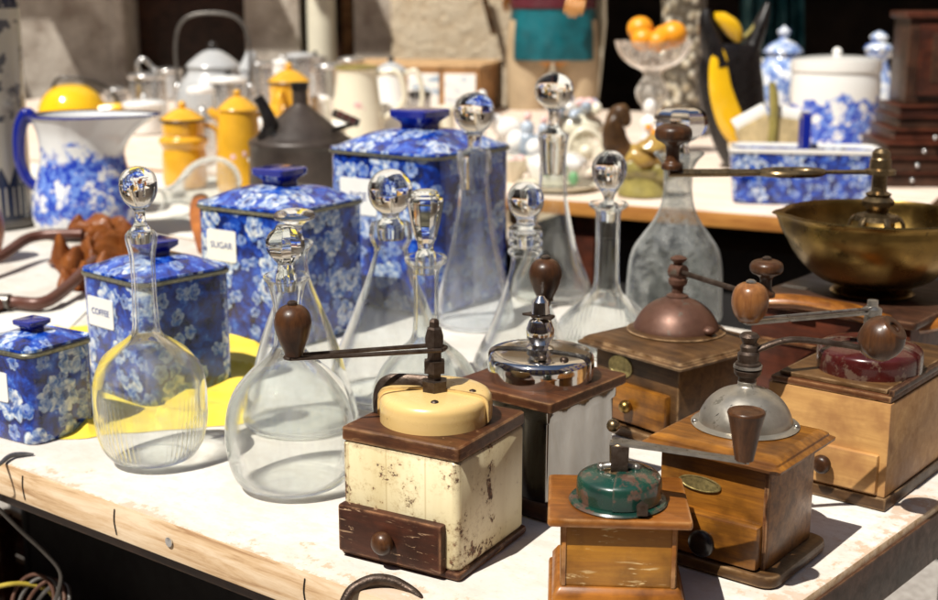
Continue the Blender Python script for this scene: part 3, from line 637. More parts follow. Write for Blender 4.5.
# ------------------------------------------------------------------ canisters
def canister(cx, cy, rot, s, h, label, word, name='storage_canister', mat='floral', face_off=0, knobw=.024, r=None, lw=.38, lh=.24, lz=.74):
    t = thing(name, (cx, cy, TZ + .001), math.radians(rot), label, 'canister', 'blue floral canisters in falling sizes')
    H = s / 2; r = r or s * .16
    def ring(h_, z, rr=r, n=8): return [(x, y, z) for x, y in rsq(h_, h_, rr, n)]
    B().loft([ring(H * .97, 0), ring(H * .995, .003), ring(H, .01), ring(H, h * .5), ring(H, h - .004)], uvo=(s, s * 3)).obj('body', mat, t)
    B().loft([ring(H * 1.0, h - .0035), ring(H * 1.03, h - .003), ring(H * 1.035, h), ring(H * 1.0, h + .002)], False, False).obj('rim', 'rim', t)
    lh_ = s * .15
    prof = [(1.02, .0022), (1.015, .005), (.95, lh_ * .2), (.78, lh_ * .52), (.6, lh_ * .78), (.42, lh_ * .92), (.25, lh_), (.08, lh_ * 1.01)]
    lid = B().loft([ring(H * k_, h + z_, r * k_ * (1 + (1 - k_) * 1.2)) for k_, z_ in prof], planar=True, uvo=(s * 2, s)).obj('lid', 'floral_lid_sunlit', t)
    kw = s * .15; kz = h + lh_
    B().loft([[(x, y, kz + z_) for x, y in rsq(kw * k_, kw * k_, kw * .25, 4)] for k_, z_ in ((.8, -.004), (.72, .003), (.76, s * .04), (.92, s * .06), (1.1, s * .082), (1.12, s * .125), (1.04, s * .135))]).obj('knob', 'cobalt', lid)
    lwid, lhei = s * lw, s * lh
    tt = s * .02
    if word is not None:
        b = B(); rr = rsq(lwid / 2, lhei / 2, .003, 3); zc = h * lz
        b.loft([[(face_off + x, -H - .0003, zc + z_) for x, z_ in rr], [(face_off + x, -H - .0012, zc + z_) for x, z_ in rr]])
        lb = b.obj('label_plate', 'label_white', t)
        if word: text(t, word, lhei * .3, (face_off, -H - .0014, zc), (PI / 2, 0, 0), 'ink', lb)
    return t
canister(-.366, 1.487, -42, .128, .142, 'second smallest blue floral canister with a white COFFEE plate behind the ribbed decanter', 'COFFEE', lz=.7, face_off=-.018, lw=.4, lh=.27)
canister(-.258, 1.765, -34, .17, .179, 'blue floral canister with a white SUGAR plate and square blue knob', 'SUGAR', lz=.72, face_off=-.03, lw=.31, lh=.25)
canister(-.074, 1.975, -36, .208, .23, 'largest blue floral canister standing at the back behind the ball stopper decanters', 'RICE', mat='floral_big', lz=.72, face_off=-.035, lw=.34, lh=.26)
canister(-.462, 1.333, -32, .088, .096, 'smallest blue floral canister at the left edge of the table', 'TEA', lz=.6, face_off=-.012, lw=.5, lh=.36)
# yellow cloth the canisters stand on
b = B(); rows = []
pc = [P(52, 338), P(66, 436), P(215, 441), P(262, 388), P(262, 330), P(150, 300)]
a_, b_, c_, d_ = P(46, 326), P(60, 440), P(246, 424), P(272, 322)
for i in range(90):
    row = []
    for j in range(70):
        u, v_ = i / 89, j / 69; p = a_.lerp(d_, u).lerp(b_.lerp(c_, u), v_)
        p += Vector((mnoise.noise(Vector((u * 5, v_ * 5, 0))), mnoise.noise(Vector((u * 5, v_ * 5, 9))), 0)) * .012
        e = min(1, min(u, 1 - u, v_, 1 - v_) * 25)
        z = .0008 + .012 * (1 - abs(mnoise.noise(Vector((p.x * 9 + p.y * 11, p.y * 4 - p.x * 4, 2))) * 2.0)) ** 2 * e * (1 if u > .55 or u < .2 else .25)
        row.append((p.x, p.y, TZ + max(.0006, z)))
    rows.append(row)
b.loft(rows, False, False, closed=False)
s_ = NT('yellow_cloth'); s_.set(color=s_.ramp(s_.noise(s_.mp(), 30, 4), [(.3, (.72, .5, .02)), (.7, (.86, .68, .06))]), rough=.85, sheen=.2); s_.bump(s_.noise(s_.mp(), 500, 2), .3, .0005); M['yellow_cloth'] = s_.m
tag(b.obj('yellow_cloth', 'yellow_cloth'), 'crumpled bright yellow cloth lying under the coffee canister', 'cloth')
b = B(); a_, b_, c_, d_ = P(-60, 318), P(-60, 352), P(60, 338), P(100, 300)
b.loft([[tuple(a_.lerp(b_, v_).lerp(d_.lerp(c_, v_), u) + Vector((0, 0, .0012 + .004 * abs(mnoise.noise(Vector((u * 3, v_ * 3, 5))))))) for v_ in (0, .2, .4, .6, .8, 1)] for u in [i / 20 for i in range(21)]], False, False, closed=False)
tag(b.obj('sheet_of_paper', 'paper'), 'loose pale sheet of paper behind the smallest canister', 'paper')
#__GRINDERS__
# ------------------------------------------------------------------ coffee grinders
GG = 'box coffee grinders with cranks'
def grinder(Fx, Fy, rot, w_, d_, label, name='coffee_grinder'):
    """F is the near right corner of the box; local x runs along the drawer side, y to the back"""
    a = math.radians(rot); R = Matrix.Rotation(a, 2)
    o = R @ Vector((-w_ / 2, d_ / 2))
    return thing(name, (Fx + o.x, Fy + o.y, TZ + .0008), a, label, 'coffee grinder', GG)
def slab(hx, hy, z0, z1, prof='ogee', r=.003):
    h = z1 - z0
    P_ = {'ogee': ((-.004, 0), (0, .15), (.0005, .35), (-.0035, .55), (-.004, .7), (-.008, .92), (-.011, 1.0)),
          'round': ((-.0025, 0), (-.0006, .12), (0, .35), (0, .65), (-.0006, .88), (-.0025, 1.0)),
          'flat': ((-.001, 0), (0, .1), (0, .9), (-.0012, 1.0))}[prof]
    return B().loft([[(x, y, z0 + k_ * h) for x, y in rsq(hx + e, hy + e, r, 4)] for e, k_ in P_])
def clam(root, c, z, R, h, mat, split=(200, 330), lift=.0012, hi=.72):
    """round hopper with a swinging cover half and a pivot screw"""
    pr = catmull([(0, h), (R * .5, h * .985), (R * hi, h * .92), (R * (.955 + (hi - .75) * .2), h * .76), (R, h * .5), (R, h * .25), (R * 1.0, 0)], 5)
    b = B(); b.lathe([(r_, z + z_) for r_, z_ in pr[::-1]], 72, (c.x, c.y, 0), cap0=False); hop = b.obj('hopper', mat, root)
    out = [(r_ * 1.0 + lift, z_ + lift) for r_, z_ in pr]; inn = [(max(r_ - .0006, 0), z_ - .0006) for r_, z_ in pr]
    sec = out + inn[::-1]; a0, a1 = [math.radians(q) for q in split]; rings = []
    for i in range(41):
        a = lerp(a0, a1, i / 40); rings.append([(c.x + r_ * math.cos(a), c.y + r_ * math.sin(a), z + z_) for r_, z_ in sec])
    B().loft(rings).obj('hopper_cover', mat, hop)
    return hop
def rivet(root, x, y, z, r=.003, mat='iron', name='rivet', axis=None):
    return B().lathe([(0, -.001), (r, -.001), (r, r * .2), (r * .75, r * .6), (r * .3, r * .8), (0, r * .8)], 16, (x, y, z), axis).obj(name, mat, root)
def shaft(root, c, prof, mat='iron', n=24, sub=()):
    o = B().lathe(prof, n, (c.x, c.y, 0)).obj('crank_shaft', mat, root, sharp=30); return o
def knobprof(kind, h, r):
    K = {'pear': ((0, 0), (.45, 0), (.5, .04), (.55, .12), (.8, .32), (.98, .55), (1, .68), (.88, .84), (.6, .95), (.3, .99), (.22, 1.0), (.2, 1.05), (0, 1.06)),
         'mush': ((0, 0), (.5, 0), (.58, .04), (.56, .12), (.4, .18), (.36, .3), (.38, .5), (.55, .58), (.9, .66), (1, .78), (.92, .9), (.6, .98), (.2, 1.0), (.15, 1.04), (0, 1.04)),
         'cone': ((0, 0), (.45, 0), (.52, .05), (.78, .6), (.96, .9), (1, .95), (.94, 1.0), (.8, .985), (.4, 1.02), (0, 1.03)),
         'egg': ((0, 0), (.5, 0), (.6, .05), (.85, .2), (1, .45), (.98, .68), (.8, .88), (.5, .98), (.25, 1.0), (.22, 1.06), (0, 1.08)),
         'ball': ((0, 0), (.4, .0), (.5, .04), (.85, .2), (1, .46), (.95, .7), (.72, .88), (.62, .93), (.3, .93), (.26, .88), (0, .88))}[kind]
    return catmull([(a * r, b_ * h) for a, b_ in K], 4)
def crank(root, c, z, end, kind, kh, kr, kmat, armr=.0028, flat=.5, arm='flat', lift=0, mat='iron', axis=None, mid=None, width=None, kz=None):
    """arm from the shaft at c to end (local xy), knob standing on its far end"""
    d = Vector((end.x - c.x, end.y - c.y, 0)); L = d.length; u = d.normalized(); nrm = Vector((-u.y, u.x, 0))
    e = Vector((end.x, end.y, z + lift)); st = Vector((c.x, c.y, z))
    if arm == 'flat':
        b = B(); W = width or .005; rings = []
        pts = [st - u * .006, st, st.lerp(e, .3), st.lerp(e, .7), e, e + u * .004]
        for i, p in enumerate(pts):
            ww = W * (1.3, 1.3, .95, .8, .95, .7)[i]; rings.append([tuple(p + nrm * ww * sx_ + Vector((0, 0, tz))) for sx_, tz in ((-1, -.0012), (1, -.0012), (1, .0012), (-1, .0012))])
        ar = b.loft(rings).obj('crank_arm', mat, root)
    elif arm == 'fork':
        b = B()
        for s_ in (-1, 1):
            b.tube([st + nrm * .0085 * s_ - u * .004, st + nrm * .0085 * s_ + u * .012, st.lerp(e, .5) + nrm * .007 * s_, e + nrm * .0045 * s_ + u * .003], .0019, 8, 5)
        b.tube([st + nrm * .0085 - u * .004, st - u * .0095, st - nrm * .0085 - u * .004], .0019, 8, 5)
        b.tube([e + nrm * .0045 + u * .003, e + u * .007, e - nrm * .0045 + u * .003], .0019, 8, 5)
        ar = b.obj('crank_arm', mat, root)
    else:
        pts = [tuple(st - u * .004), tuple(st + u * .004)] + [tuple(p) for p in (mid or [st.lerp(e, .5)])] + [tuple(e)]
        ar = B().tube(pts, armr, 12, 6, flat).obj('crank_arm', mat, root)
    base = e + Vector((0, 0, .0013 if kz is None else kz))
    ax = Vector(axis) if axis is not None else None
    k_ = B().lathe([(r_, z_) for r_, z_ in knobprof(kind, kh, kr)], 40, tuple(base), ax).obj('crank_knob', kmat, root)
    ay = ax.normalized() if ax is not None else Vector((0, 0, 1))
    if kind != 'ball' and kind != 'cone':
        top = base + ay * kh * 1.02
        B().lathe([(kr * .28, -.001), (kr * .28, .0008), (kr * .16, .0022), (0, .0026)], 16, tuple(top), ax).obj('pin', mat, k_)
    return ar

# 1 cream painted grinder
w_, d_, h_ = .113, .114, .098
g1 = grinder(-.008, .953, -30, w_, d_, 'grinder with chipped cream paint and dark wooden drawer at the front of the table')
slab(w_ / 2 + .001, d_ / 2 + .001, 0, .007, 'round').obj('base_board', 'w_drawer', g1)
B().loft([[(x, y, z) for x, y in rsq(w_ / 2 - .001 - e, d_ / 2 - .001 - e, .006, 5)] for z, e in ((.0072, .0012), (.0095, 0), (.05, 0), (h_ - .002, 0), (h_, .0015))]).obj('body', 'cream_paint', g1)
dr = B().box((w_ - .014, .012, .041), (-.0055, -d_ / 2 - .001, .0255), .0025).obj('drawer', 'w_drawer', g1)
B().ball((-.008, -d_ / 2 - .0125, .0235), .0098, sy=.8).tube([(-.008, -d_ / 2 - .0065, .0235), (-.008, -d_ / 2 - .01, .0235)], .005, 12, 0).obj('drawer_knob', 'w_walnutknob', dr)
slab(w_ / 2 - .001, d_ / 2 - .001, h_ + .0008, h_ + .0125, 'flat').obj('top_board', 'w_scarred', g1)
zt = h_ + .0125
c = local(g1, 430, 405, z=TZ + zt + .003); c.z = 0; c = Vector((0, 0, 0))
clam(g1, c, zt, .0455, .0245, 'cream_dome', (8, 205), .0024, .86)
rivet(g1, .016, -.026, zt + .0222, .0038); rivet(g1, .031, .009, zt + .0245, .0036)
B().tube([(-.0475, -.012, zt), (-.0478, -.010, zt + .018), (-.038, -.008, zt + .0285), (-.012, 0, zt + .0295), (.004, .002, zt + .029)], .006, 10, 6, .3).obj('strap', 'iron', g1)
sh = shaft(g1, c, [(0, zt + .02), (.011, zt + .024), (.0115, zt + .0335), (.006, zt + .034), (.006, zt + .04), (.0095, zt + .04), (.0095, zt + .05), (.0065, zt + .051), (.0065, zt + .062), (.0082, zt + .062), (.0086, zt + .07), (.0065, zt + .077), (.0045, zt + .0785), (.0045, zt + .083), (.0025, zt + .085), (0, zt + .085)], n=6)
za = zt + .0605
crank(g1, c, za, local(g1, 294, 358, z=TZ + za), 'pear', .042, .0148, 'w_walnutknob', arm='fork')

# 2 chrome grinder
w_, d_ = .112, .122
g2 = grinder(.070, 1.065, -39, w_, d_, 'shiny chrome bodied grinder with brown top board between two decanters and the green topped one')
zs = .103
slab(w_ / 2 - .003, d_ / 2 - .003, 0, .016, 'round').obj('base_board', 'w_dark', g2)
b = B()
def corr(hx, hy, z, amp=.0014):
    o_ = []
    for x, y in rsq(hx - .003, hy - .003, .004, 4): o_.append((x, y))
    out = []
    for i in range(len(o_)):
        x0, y0 = o_[i]; x1, y1 = o_[(i + 1) % len(o_)]
        L_ = math.hypot(x1 - x0, y1 - y0)
        if L_ < .03: out.append((x0, y0, z)); continue
        nx, ny = (y1 - y0) / L_, -(x1 - x0) / L_
        for k_ in range(24):
            t_ = k_ / 24; f_ = -amp * math.sin(t_ * PI * 3) ** 2
            out.append((x0 + (x1 - x0) * t_ - nx * f_, y0 + (y1 - y0) * t_ - ny * f_, z))
    return out
b.loft([corr(w_ / 2 - .005, d_ / 2 - .005, .016), corr(w_ / 2 - .005, d_ / 2 - .005, zs - .014), [(x, y, zs - .012) for x, y, _ in corr(w_ / 2 - .003, d_ / 2 - .003, 0, 0)], [(x, y, zs - .001) for x, y, _ in corr(w_ / 2 - .003, d_ / 2 - .003, 0, 0)]]).obj('body', 'chrome_sheet', g2, sharp=50)
slab(w_ / 2, d_ / 2, zs - .0008, zs + .009, 'flat').obj('top_board', 'w_brown', g2)
B().ball((-.02, -d_ / 2 - .006, .05), .006).obj('drawer_knob', 'brass', g2)
zt = zs + .009; c = Vector((.0, .0, 0))
clam(g2, c, zt, .0475, .025, 'chrome', (15, 200), .0022, .87)
rivet(g2, .02, -.024, zt + .0262, .004, 'iron'); rivet(g2, .034, -.01, zt + .024, .004, 'iron'); rivet(g2, -.036, .015, zt + .024, .003, 'iron')
shaft(g2, c, [(0, zt + .02), (.0125, zt + .024), (.0125, zt + .028), (.009, zt + .03), (.0125, zt + .038), (.013, zt + .045), (.010, zt + .053), (.006, zt + .056), (.006, zt + .058), (.0085, zt + .06), (.0075, zt + .071), (.003, zt + .0765), (0, zt + .077)], 'chrome')
za = zt + .058
B().prism([(-.016, -.006), (.016, -.006), (.012, .006), (-.012, .006)], za - .001, za + .001).obj('wing_nut', 'iron', g2)
crank(g2, c, za, local(g2, 545, 303, z=TZ + za), 'pear', .041, .0155, 'w_walnutknob', arm='flat', width=.006)

# 3 green topped grinder
w_, d_ = .106, .094; zs = .080
g3 = grinder(.163, .882, -4, w_, d_, 'small orange brown wooden grinder with green enamel hopper nearest to the viewer')
slab(w_ / 2 - .001, d_ / 2 - .001, 0, .010, 'round').obj('base_board', 'w_orange', g3)
B().loft([[(x, y, z) for x, y in rsq(w_ / 2 - e, d_ / 2 - e, .003, 3)] for z, e in ((.0102, .004), (.016, .004), (.0225, .008), (.023, .0088))]).obj('plinth', 'w_orange', g3)
B().box((w_ - .02, d_ - .02, .0495), (0, 0, .0478), .001).obj('body', 'w_gold_scr', g3)
for sx_ in (-1, 1): B().box((.003, .0015, .0485), (sx_ * (w_ / 2 - .0125), -d_ / 2 + .0095, .0478), .0004).obj('corner_strip', 'w_orange', g3)
slab(w_ / 2, d_ / 2, .0728, zs, 'round').obj('top_board', 'w_orange', g3)
c = local(g3, 618, 497, z=TZ + zs + .004); c.z = 0
B().lathe([(.0, zs + .0002), (.0365, zs + .0002), (.0372, zs + .0015), (.036, zs + .0028), (.031, zs + .0035), (0, zs + .0035)], 64, (c.x, c.y, 0)).obj('flange', 'green', g3)
clam(g3, c, zs + .003, .0315, .0225, 'green', (-100, 95), .0012, .7)
B().prism([(c.x + .012, c.y - .036), (c.x + .020, c.y - .036), (c.x + .016, c.y - .028)], zs + .003, zs + .012).obj('latch', 'iron', g3)
shaft(g3, c, [(0, zs + .018), (.012, zs + .022), (.013, zs + .025), (.007, zs + .027), (.0075, zs + .045), (.006, zs + .047), (0, zs + .048)], 'brass_dark')
B().tube([(c.x - .013, c.y, zs + .027), (c.x - .006, c.y - .002, zs + .029), (c.x + .006, c.y - .002, zs + .029), (c.x + .013, c.y, zs + .027)], .0028, 10, 5).ball((c.x - .013, c.y, zs + .027), .0035).ball((c.x + .013, c.y, zs + .027), .0035).obj('wing_nut', 'steel', g3)
B().box((.013, .003, .020), (c.x, c.y - .007, zs + .036), .001).box((.013, .003, .020), (c.x, c.y + .007, zs + .036), .001).obj('bracket', 'iron', g3)
za = zs + .047
B().ball((c.x - .004, c.y + .02, za + .006), .0052).obj('ball_nut', 'brass_dark', g3)
crank(g3, c, za, local(g3, 744, 462, z=TZ + za - .004), 'cone', .037, .0138, 'w_walnutknob', arm='flat', width=.0048, mat='steel', lift=-.004)

# 4 big wooden grinder with aluminium dome
w_, d_ = .121, .108; zs = .100
g4 = grinder(.236, .933, -38, w_, d_, 'large golden brown wooden grinder with dull metal dome and drawer at the right')
slab(w_ / 2, d_ / 2, 0, .011, 'round', .012).obj('base_board', 'w_mid', g4)
B().box((w_ - .024, d_ - .024, .083), (0, 0, .0525), .0015).obj('body', 'w_gold', g4)
B().box((.004, .002, .083), (w_ / 2 - .0145, -d_ / 2 + .0115, .0525), .0006).obj('corner_strip', 'w_brown', g4)
dr = B().box((w_ - .03, .012, .036), (-.001, -d_ / 2 + .007, .0305), .003).obj('drawer', 'w_gold', g4)
kp = local(g4, 700, 545, z=TZ + .03); B().lathe(catmull([(0, 0), (.004, 0), (.004, .004), (.0055, .006), (.0105, .010), (.0108, .014), (.007, .017), (0, .0175)], 4), 24, (kp.x if abs(kp.x) < .045 else -.02, -d_ / 2 + .001, .030), (0, -1, 0)).obj('drawer_knob', 'black', dr)
b = B(); ov = [(.019 * math.cos(a_), .0062 * math.sin(a_)) for a_ in [i * PI / 16 for i in range(32)]]
b.loft([[(-.012 + x * s_, -d_ / 2 + y_, .070 + z_ * s_) for x, z_ in ov] for y_, s_ in ((.0118, 1), (.0103, 1), (.0103, .9), (.0108, .86))]).obj('name_plate', 'brass_plate', g4)
slab(w_ / 2, d_ / 2, .0945, .106, 'ogee').obj('top_board', 'w_gold', g4)
zt = .106; c = local(g4, 745, 425, z=TZ + zt); c.z = 0
B().lathe([(0, zt + .0001), (.044, zt + .0001), (.0445, zt + .001), (.042, zt + .0018), (.038, zt + .003), (0, zt + .003)], 64, (c.x, c.y, 0)).obj('flange', 'alu', g4)
hop = B().lathe(catmull([(.0385, zt + .002), (.037, zt + .010), (.031, zt + .020), (.022, zt + .0275), (.012, zt + .0315), (.008, zt + .034), (.007, zt + .038), (0, zt + .0385)], 5), 64, (c.x, c.y, 0)).obj('hopper', 'alu', g4)
B().tube([(c.x - .014, c.y - .034, zt + .0085), (c.x - .008, c.y - .0325, zt + .0155), (c.x + .001, c.y - .027, zt + .0235)], .0007, 6).obj('cover_seam', 'black', hop)
for a_ in (215, 300, 20): rivet(g4, c.x + .0415 * math.cos(math.radians(a_)), c.y + .0415 * math.sin(math.radians(a_)), zt + .0022, .0025, 'steel')
z0 = zt + .037
shaft(g4, c, [(0, z0), (.0075, z0), (.0075, z0 + .004), (.0095, z0 + .005), (.011, z0 + .007), (.0115, z0 + .010), (.009, z0 + .0115), (.011, z0 + .0125), (.0105, z0 + .016), (.0085, z0 + .017), (.009, z0 + .024), (.0065, z0 + .026), (.0072, z0 + .030), (.005, z0 + .032), (.007, z0 + .036), (.0085, z0 + .0385), (.006, z0 + .041), (0, z0 + .0412)])
B().lathe([(.0095, z0 + .0115), (.0118, z0 + .012), (.0118, z0 + .0142), (.0095, z0 + .0146)], 24, (c.x, c.y, 0)).obj('washer', 'steel', g4)
za = z0 + .026; e = local(g4, 866, 350, z=TZ + za); m1 = Vector((c.x, c.y, za)).lerp(Vector((e.x, e.y, za)), .35) + Vector((0, 0, .009)); m2 = Vector((c.x, c.y, za)).lerp(Vector((e.x, e.y, za)), .8) + Vector((0, 0, .004))
tilt = loc_of(g4, Vector(g4.location) + Vector((.55, -.45, .75)))
crank(g4, c, za, e, 'ball', .036, .0182, 'w_walnutknob', arm='rod', mid=[m1, m2], armr=.0035, flat=.75, axis=tuple(tilt), kz=-.002)

# 5 grinder with browned copper dome
zs = .098
Lc, Rc = P(576, 336, TZ + zs), P(776, 341, TZ + zs); cc = (Lc + Rc) / 2; side = (Lc - Rc).length / math.sqrt(2) * .99
dd_ = Rc - Lc; ang = math.atan2(dd_.y, dd_.x) - PI / 4
g5 = thing('coffee_grinder', (cc.x, cc.y, TZ + .0008), ang, 'large old wooden grinder with browned copper dome and oval brass badge before the dusty bottle', 'coffee grinder', GG)
hs = side / 2
slab(hs - .004, hs - .004, 0, .012, 'round', .008).obj('base_board', 'w_mid', g5)
B().box((side - .03, side - .03, zs - .022), (0, 0, .012 + (zs - .022) / 2), .0015).obj('body', 'w_mid', g5)
dr = B().box((side - .05, .012, .04), (0, -hs + .012, .036), .003).obj('drawer', 'w_gold', g5)
B().ball((0, -hs + .0, .036), .007).obj('drawer_knob', 'brass', dr)
b = B(); ov = [(.017 * math.cos(a_), .012 * math.sin(a_)) for a_ in [i * PI / 16 for i in range(32)]]
b.loft([[(-.022 + x * s_, -hs + y_, .072 + z_ * s_) for x, z_ in ov] for y_, s_ in ((.0148, 1), (.0135, 1), (.0135, .88), (.014, .84))]).obj('name_plate', 'brass_plate', g5)
slab(hs, hs, zs - .0098, zs + .002, 'ogee').obj('top_board', 'w_mid', g5)
zt = zs + .002; c = local(g5, 676, 331, z=TZ + zt); c.z = 0
B().lathe([(0, zt), (.052, zt), (.0535, zt + .0012), (.050, zt + .0025), (.046, zt + .004), (0, zt + .004)], 64, (c.x, c.y, 0)).obj('flange', 'w_mid', g5)
B().lathe(catmull([(.0465, zt + .0022), (.045, zt + .008), (.038, zt + .020), (.027, zt + .030), (.015, zt + .0355), (.010, zt + .038), (0, zt + .0385)], 5), 64, (c.x, c.y, 0)).obj('hopper', 'copper_dark', g5)
B().ball((c.x + .045, c.y + .0, zt + .008), .007, sz=.7).obj('hopper_lug', 'copper_dark', g5)
z0 = zt + .036
shaft(g5, c, [(0, z0), (.012, z0), (.012, z0 + .003), (.006, z0 + .006), (.0065, z0 + .012), (.010, z0 + .016), (.0105, z0 + .021), (.007, z0 + .023), (.0065, z0 + .035), (.004, z0 + .037), (.0085, z0 + .042), (.009, z0 + .044), (.004, z0 + .0465), (0, z0 + .047)], 'copper_dark')
za = z0 + .029
B().lathe([(0, -.008), (.008, -.008), (.0085, 0), (.008, .008), (0, .008)], 16, (c.x, c.y, za), (1, 0, 0)).obj('cross_hub', 'copper_dark', g5)
e = local(g5, 765, 299, z=TZ + za - .004)
crank(g5, c, za, e, 'mush', .038, .0165, 'w_walnutknob', arm='rod', armr=.0029, flat=1.0, mat='iron', lift=-.004)

# 6 pale beech grinder with dark red hopper
w_, d_ = .122, .20; zs = .100
g6 = grinder(.374, 1.097, -39, w_, d_, 'pale beech box grinder with dark red enamel hopper at the right edge of the table')
B().box((w_, d_, .012), (0, 0, .006), .0015).obj('base_board', 'w_mid', g6)
B().box((w_ - .004, d_ - .004, zs - .012), (0, 0, .012 + (zs - .012) / 2), .0015).obj('body', 'w_beech', g6)
dr = B().box((w_ - .016, .008, .036), (-.001, -d_ / 2 + .0005, .0335), .002).obj('drawer', 'w_beech', g6)
B().lathe(catmull([(0, 0), (.004, 0), (.0045, .003), (.008, .006), (.0088, .010), (.006, .014), (0, .015)], 4), 24, (.004, -d_ / 2 - .0035, .036), (0, -1, 0)).obj('drawer_knob', 'w_walnutknob', dr)
B().box((w_ - .006, d_ - .006, .006), (0, 0, zs + .0035), .002).obj('top_board', 'w_brown', g6)
B().box((w_ - .018, d_ - .018, .004), (0, 0, zs + .0088), .0015).obj('raised_panel', 'w_mid', g6)
B().box((.006, d_ - .01, .006), (w_ / 2 - .004, 0, zs + .0095), .002).obj('side_rail', 'w_dark', g6)
zt = zs + .0108; c = local(g6, 868, 369, z=TZ + zt); c.z = 0
clam(g6, c, zt, .047, .0255, 'red', (0, 190), .002, .75)
rivet(g6, c.x + .018, c.y - .02, zt + .0248, .0032, 'iron')
shaft(g6, c, [(0, zt + .02), (.012, zt + .0255), (.0115, zt + .03), (.007, zt + .031), (.007, zt + .052), (.009, zt + .052), (.009, zt + .058), (.005, zt + .0605), (.005, zt + .066), (0, zt + .067)], 'steel')
za = zt + .0545; e = local(g6, 749, 324, z=TZ + za)
crank(g6, c, za, e, 'egg', .036, .0165, 'w_lightknob', arm='flat', width=.0042, mat='steel')
u_ = (Vector((e.x, e.y, 0)) - c).normalized(); nr = Vector((-u_.y, u_.x, 0))
B().tube([c + Vector((0, 0, za + .0045)) + nr * .004, Vector((e.x, e.y, za + .0042)) + nr * .003], .0017, 8, 0).obj('brace_rod', 'steel', g6)

# 7 large grinder with open brass bowl
g7 = thing('bowl_grinder', (.475, 1.505, TZ + .001), math.radians(-40), 'big red brown box grinder with open brass bowl and long crank behind the other grinders', 'coffee grinder')
B().box((.19, .22, .100), (0, 0, .052), .002).obj('body', 'w_red', g7)
B().box((.196, .226, .004), (0, 0, .064), .0015).obj('moulding', 'w_brown', g7)
slab(.102, .117, .1023, .112, 'round', .006).obj('top_board', 'w_dark', g7)
# raised curved lip along the front of the box and its long tail to the right
lp_ = [local(g7, 741, 303, Y=1.40), local(g7, 790, 301, Y=1.385), local(g7, 850, 311, Y=1.375), local(g7, 905, 326, Y=1.39), local(g7, 960, 316, Y=1.42)]
b = B(); b.tube([tuple(p) for p in lp_], [.013, .014, .015, .016, .013], 16, 8, .55); b.obj('curved_rail', 'w_orange', g7)
b = B().box((.03, .012, .001), tuple(local(g7, 795, 287, Y=1.42)), .0003).obj('metal_plate', 'steel', g7)
bx = PY(872, 286, 1.5); bl = loc_of(g7, bx); cb = Vector((bl.x, bl.y, 0)); zb = .112
zr = Zat(1.5, 215) - TZ; Rb = 92 * depth(1.5, zr + TZ) / FPX
out = [(0, zb), (.044, zb), (.046, zb + .004), (.038, zb + .008), (.036, zb + .011), (.062, zb + .0175), (.089, lerp(zb, zr, .45)), (.1035, lerp(zb, zr, .74)), (Rb - .003, zr - .004), (Rb + .001, zr - .001), (Rb + .001, zr + .001), (Rb - .003, zr)]
inn = [(.1, lerp(zb, zr, .76)), (.085, lerp(zb, zr, .48)), (.058, zb + .022), (.02, zb + .018), (0, zb + .017)]
dirs = math.atan2(*reversed((loc_of(g7, bx + Vector((-1, .1, 0))) - bl)[:2]))
def spout(a, t, r, z):
    da = (a - dirs + PI) % (2 * PI) - PI
    return r + .012 * math.exp(-(da / .16) ** 2) * max(0, min(1, (z - zr + .03) / .03)) * (1 if r > .07 else 0)
B().lathe(catmull(out + inn, 4), 96, tuple(cb), flute=spout).obj('bowl', 'brass', g7)
zc = zr - .019
shp = [(0, zc), (.024, zc), (.026, zc + .012), (.024, zc + .018), (.012, zc + .021), (.0125, zc + .025), (.018, zc + .030), (.0185, zc + .035), (.013, zc + .040), (.015, zc + .043), (.009, zc + .046), (.0085, zc + .065), (.018, zc + .066), (.018, zc + .071), (.0125, zc + .073), (.012, zc + .083), (.0105, zc + .085), (.0105, zc + .091), (.007, zc + .095), (0, zc + .0955)]
for k_ in range(6):
    a_ = k_ * PI / 3 + .3
    B().tube([(cb.x + .024 * math.cos(a_), cb.y + .024 * math.sin(a_), zc + .016), (cb.x + .031 * math.cos(a_), cb.y + .031 * math.sin(a_), zc + .002), (cb.x + .033 * math.cos(a_), cb.y + .033 * math.sin(a_), zb + .02)], .0042, 8, 4, .6).obj('cage_bar', 'brass_dark', g7)
B().lathe([(r_, z_) for r_, z_ in shp[2:]], 32, tuple(cb)).obj('crank_shaft', 'brass_dark', g7, sharp=30)
za = zc + .0685; e = local(g7, 672, 174, z=TZ + za); e.z = 0; u_ = (e - cb).normalized(); L_ = (e - cb).length; nr = Vector((-u_.y, u_.x, 0)); zz = Vector((0, 0, za))
b = B(); b.tube([tuple(cb + u_ * .012 + zz), tuple(cb + u_ * L_ * .25 + zz), tuple(cb + u_ * L_ * .3 + zz + nr * .004)], [.005, .004, .0045], 10, 5, .6)
for s_ in (-1, 1): b.tube([tuple(cb + u_ * L_ * .28 + zz), tuple(cb + u_ * L_ * .35 + zz + nr * .015 * s_), tuple(cb + u_ * L_ * .5 + zz + nr * .015 * s_), tuple(cb + u_ * L_ * .57 + zz)], .0056, 10, 5, .8)
b.tube([tuple(cb + u_ * L_ * .56 + zz), tuple(cb + u_ * L_ * .8 + zz), tuple(e + u_ * .004 + zz)], [.0055, .0062, .0065], 10, 5, .75)
b.obj('crank_arm', 'brass_dark', g7)
hh = Zat((Vector(g7.location) + Matrix.Rotation(g7.rotation_euler.z, 3, 'Z') @ e).y, 128) - TZ - za
B().lathe(knobprof('mush', hh, .0215), 40, (e.x, e.y, za + .004)).obj('crank_knob', 'w_walnutknob', g7)
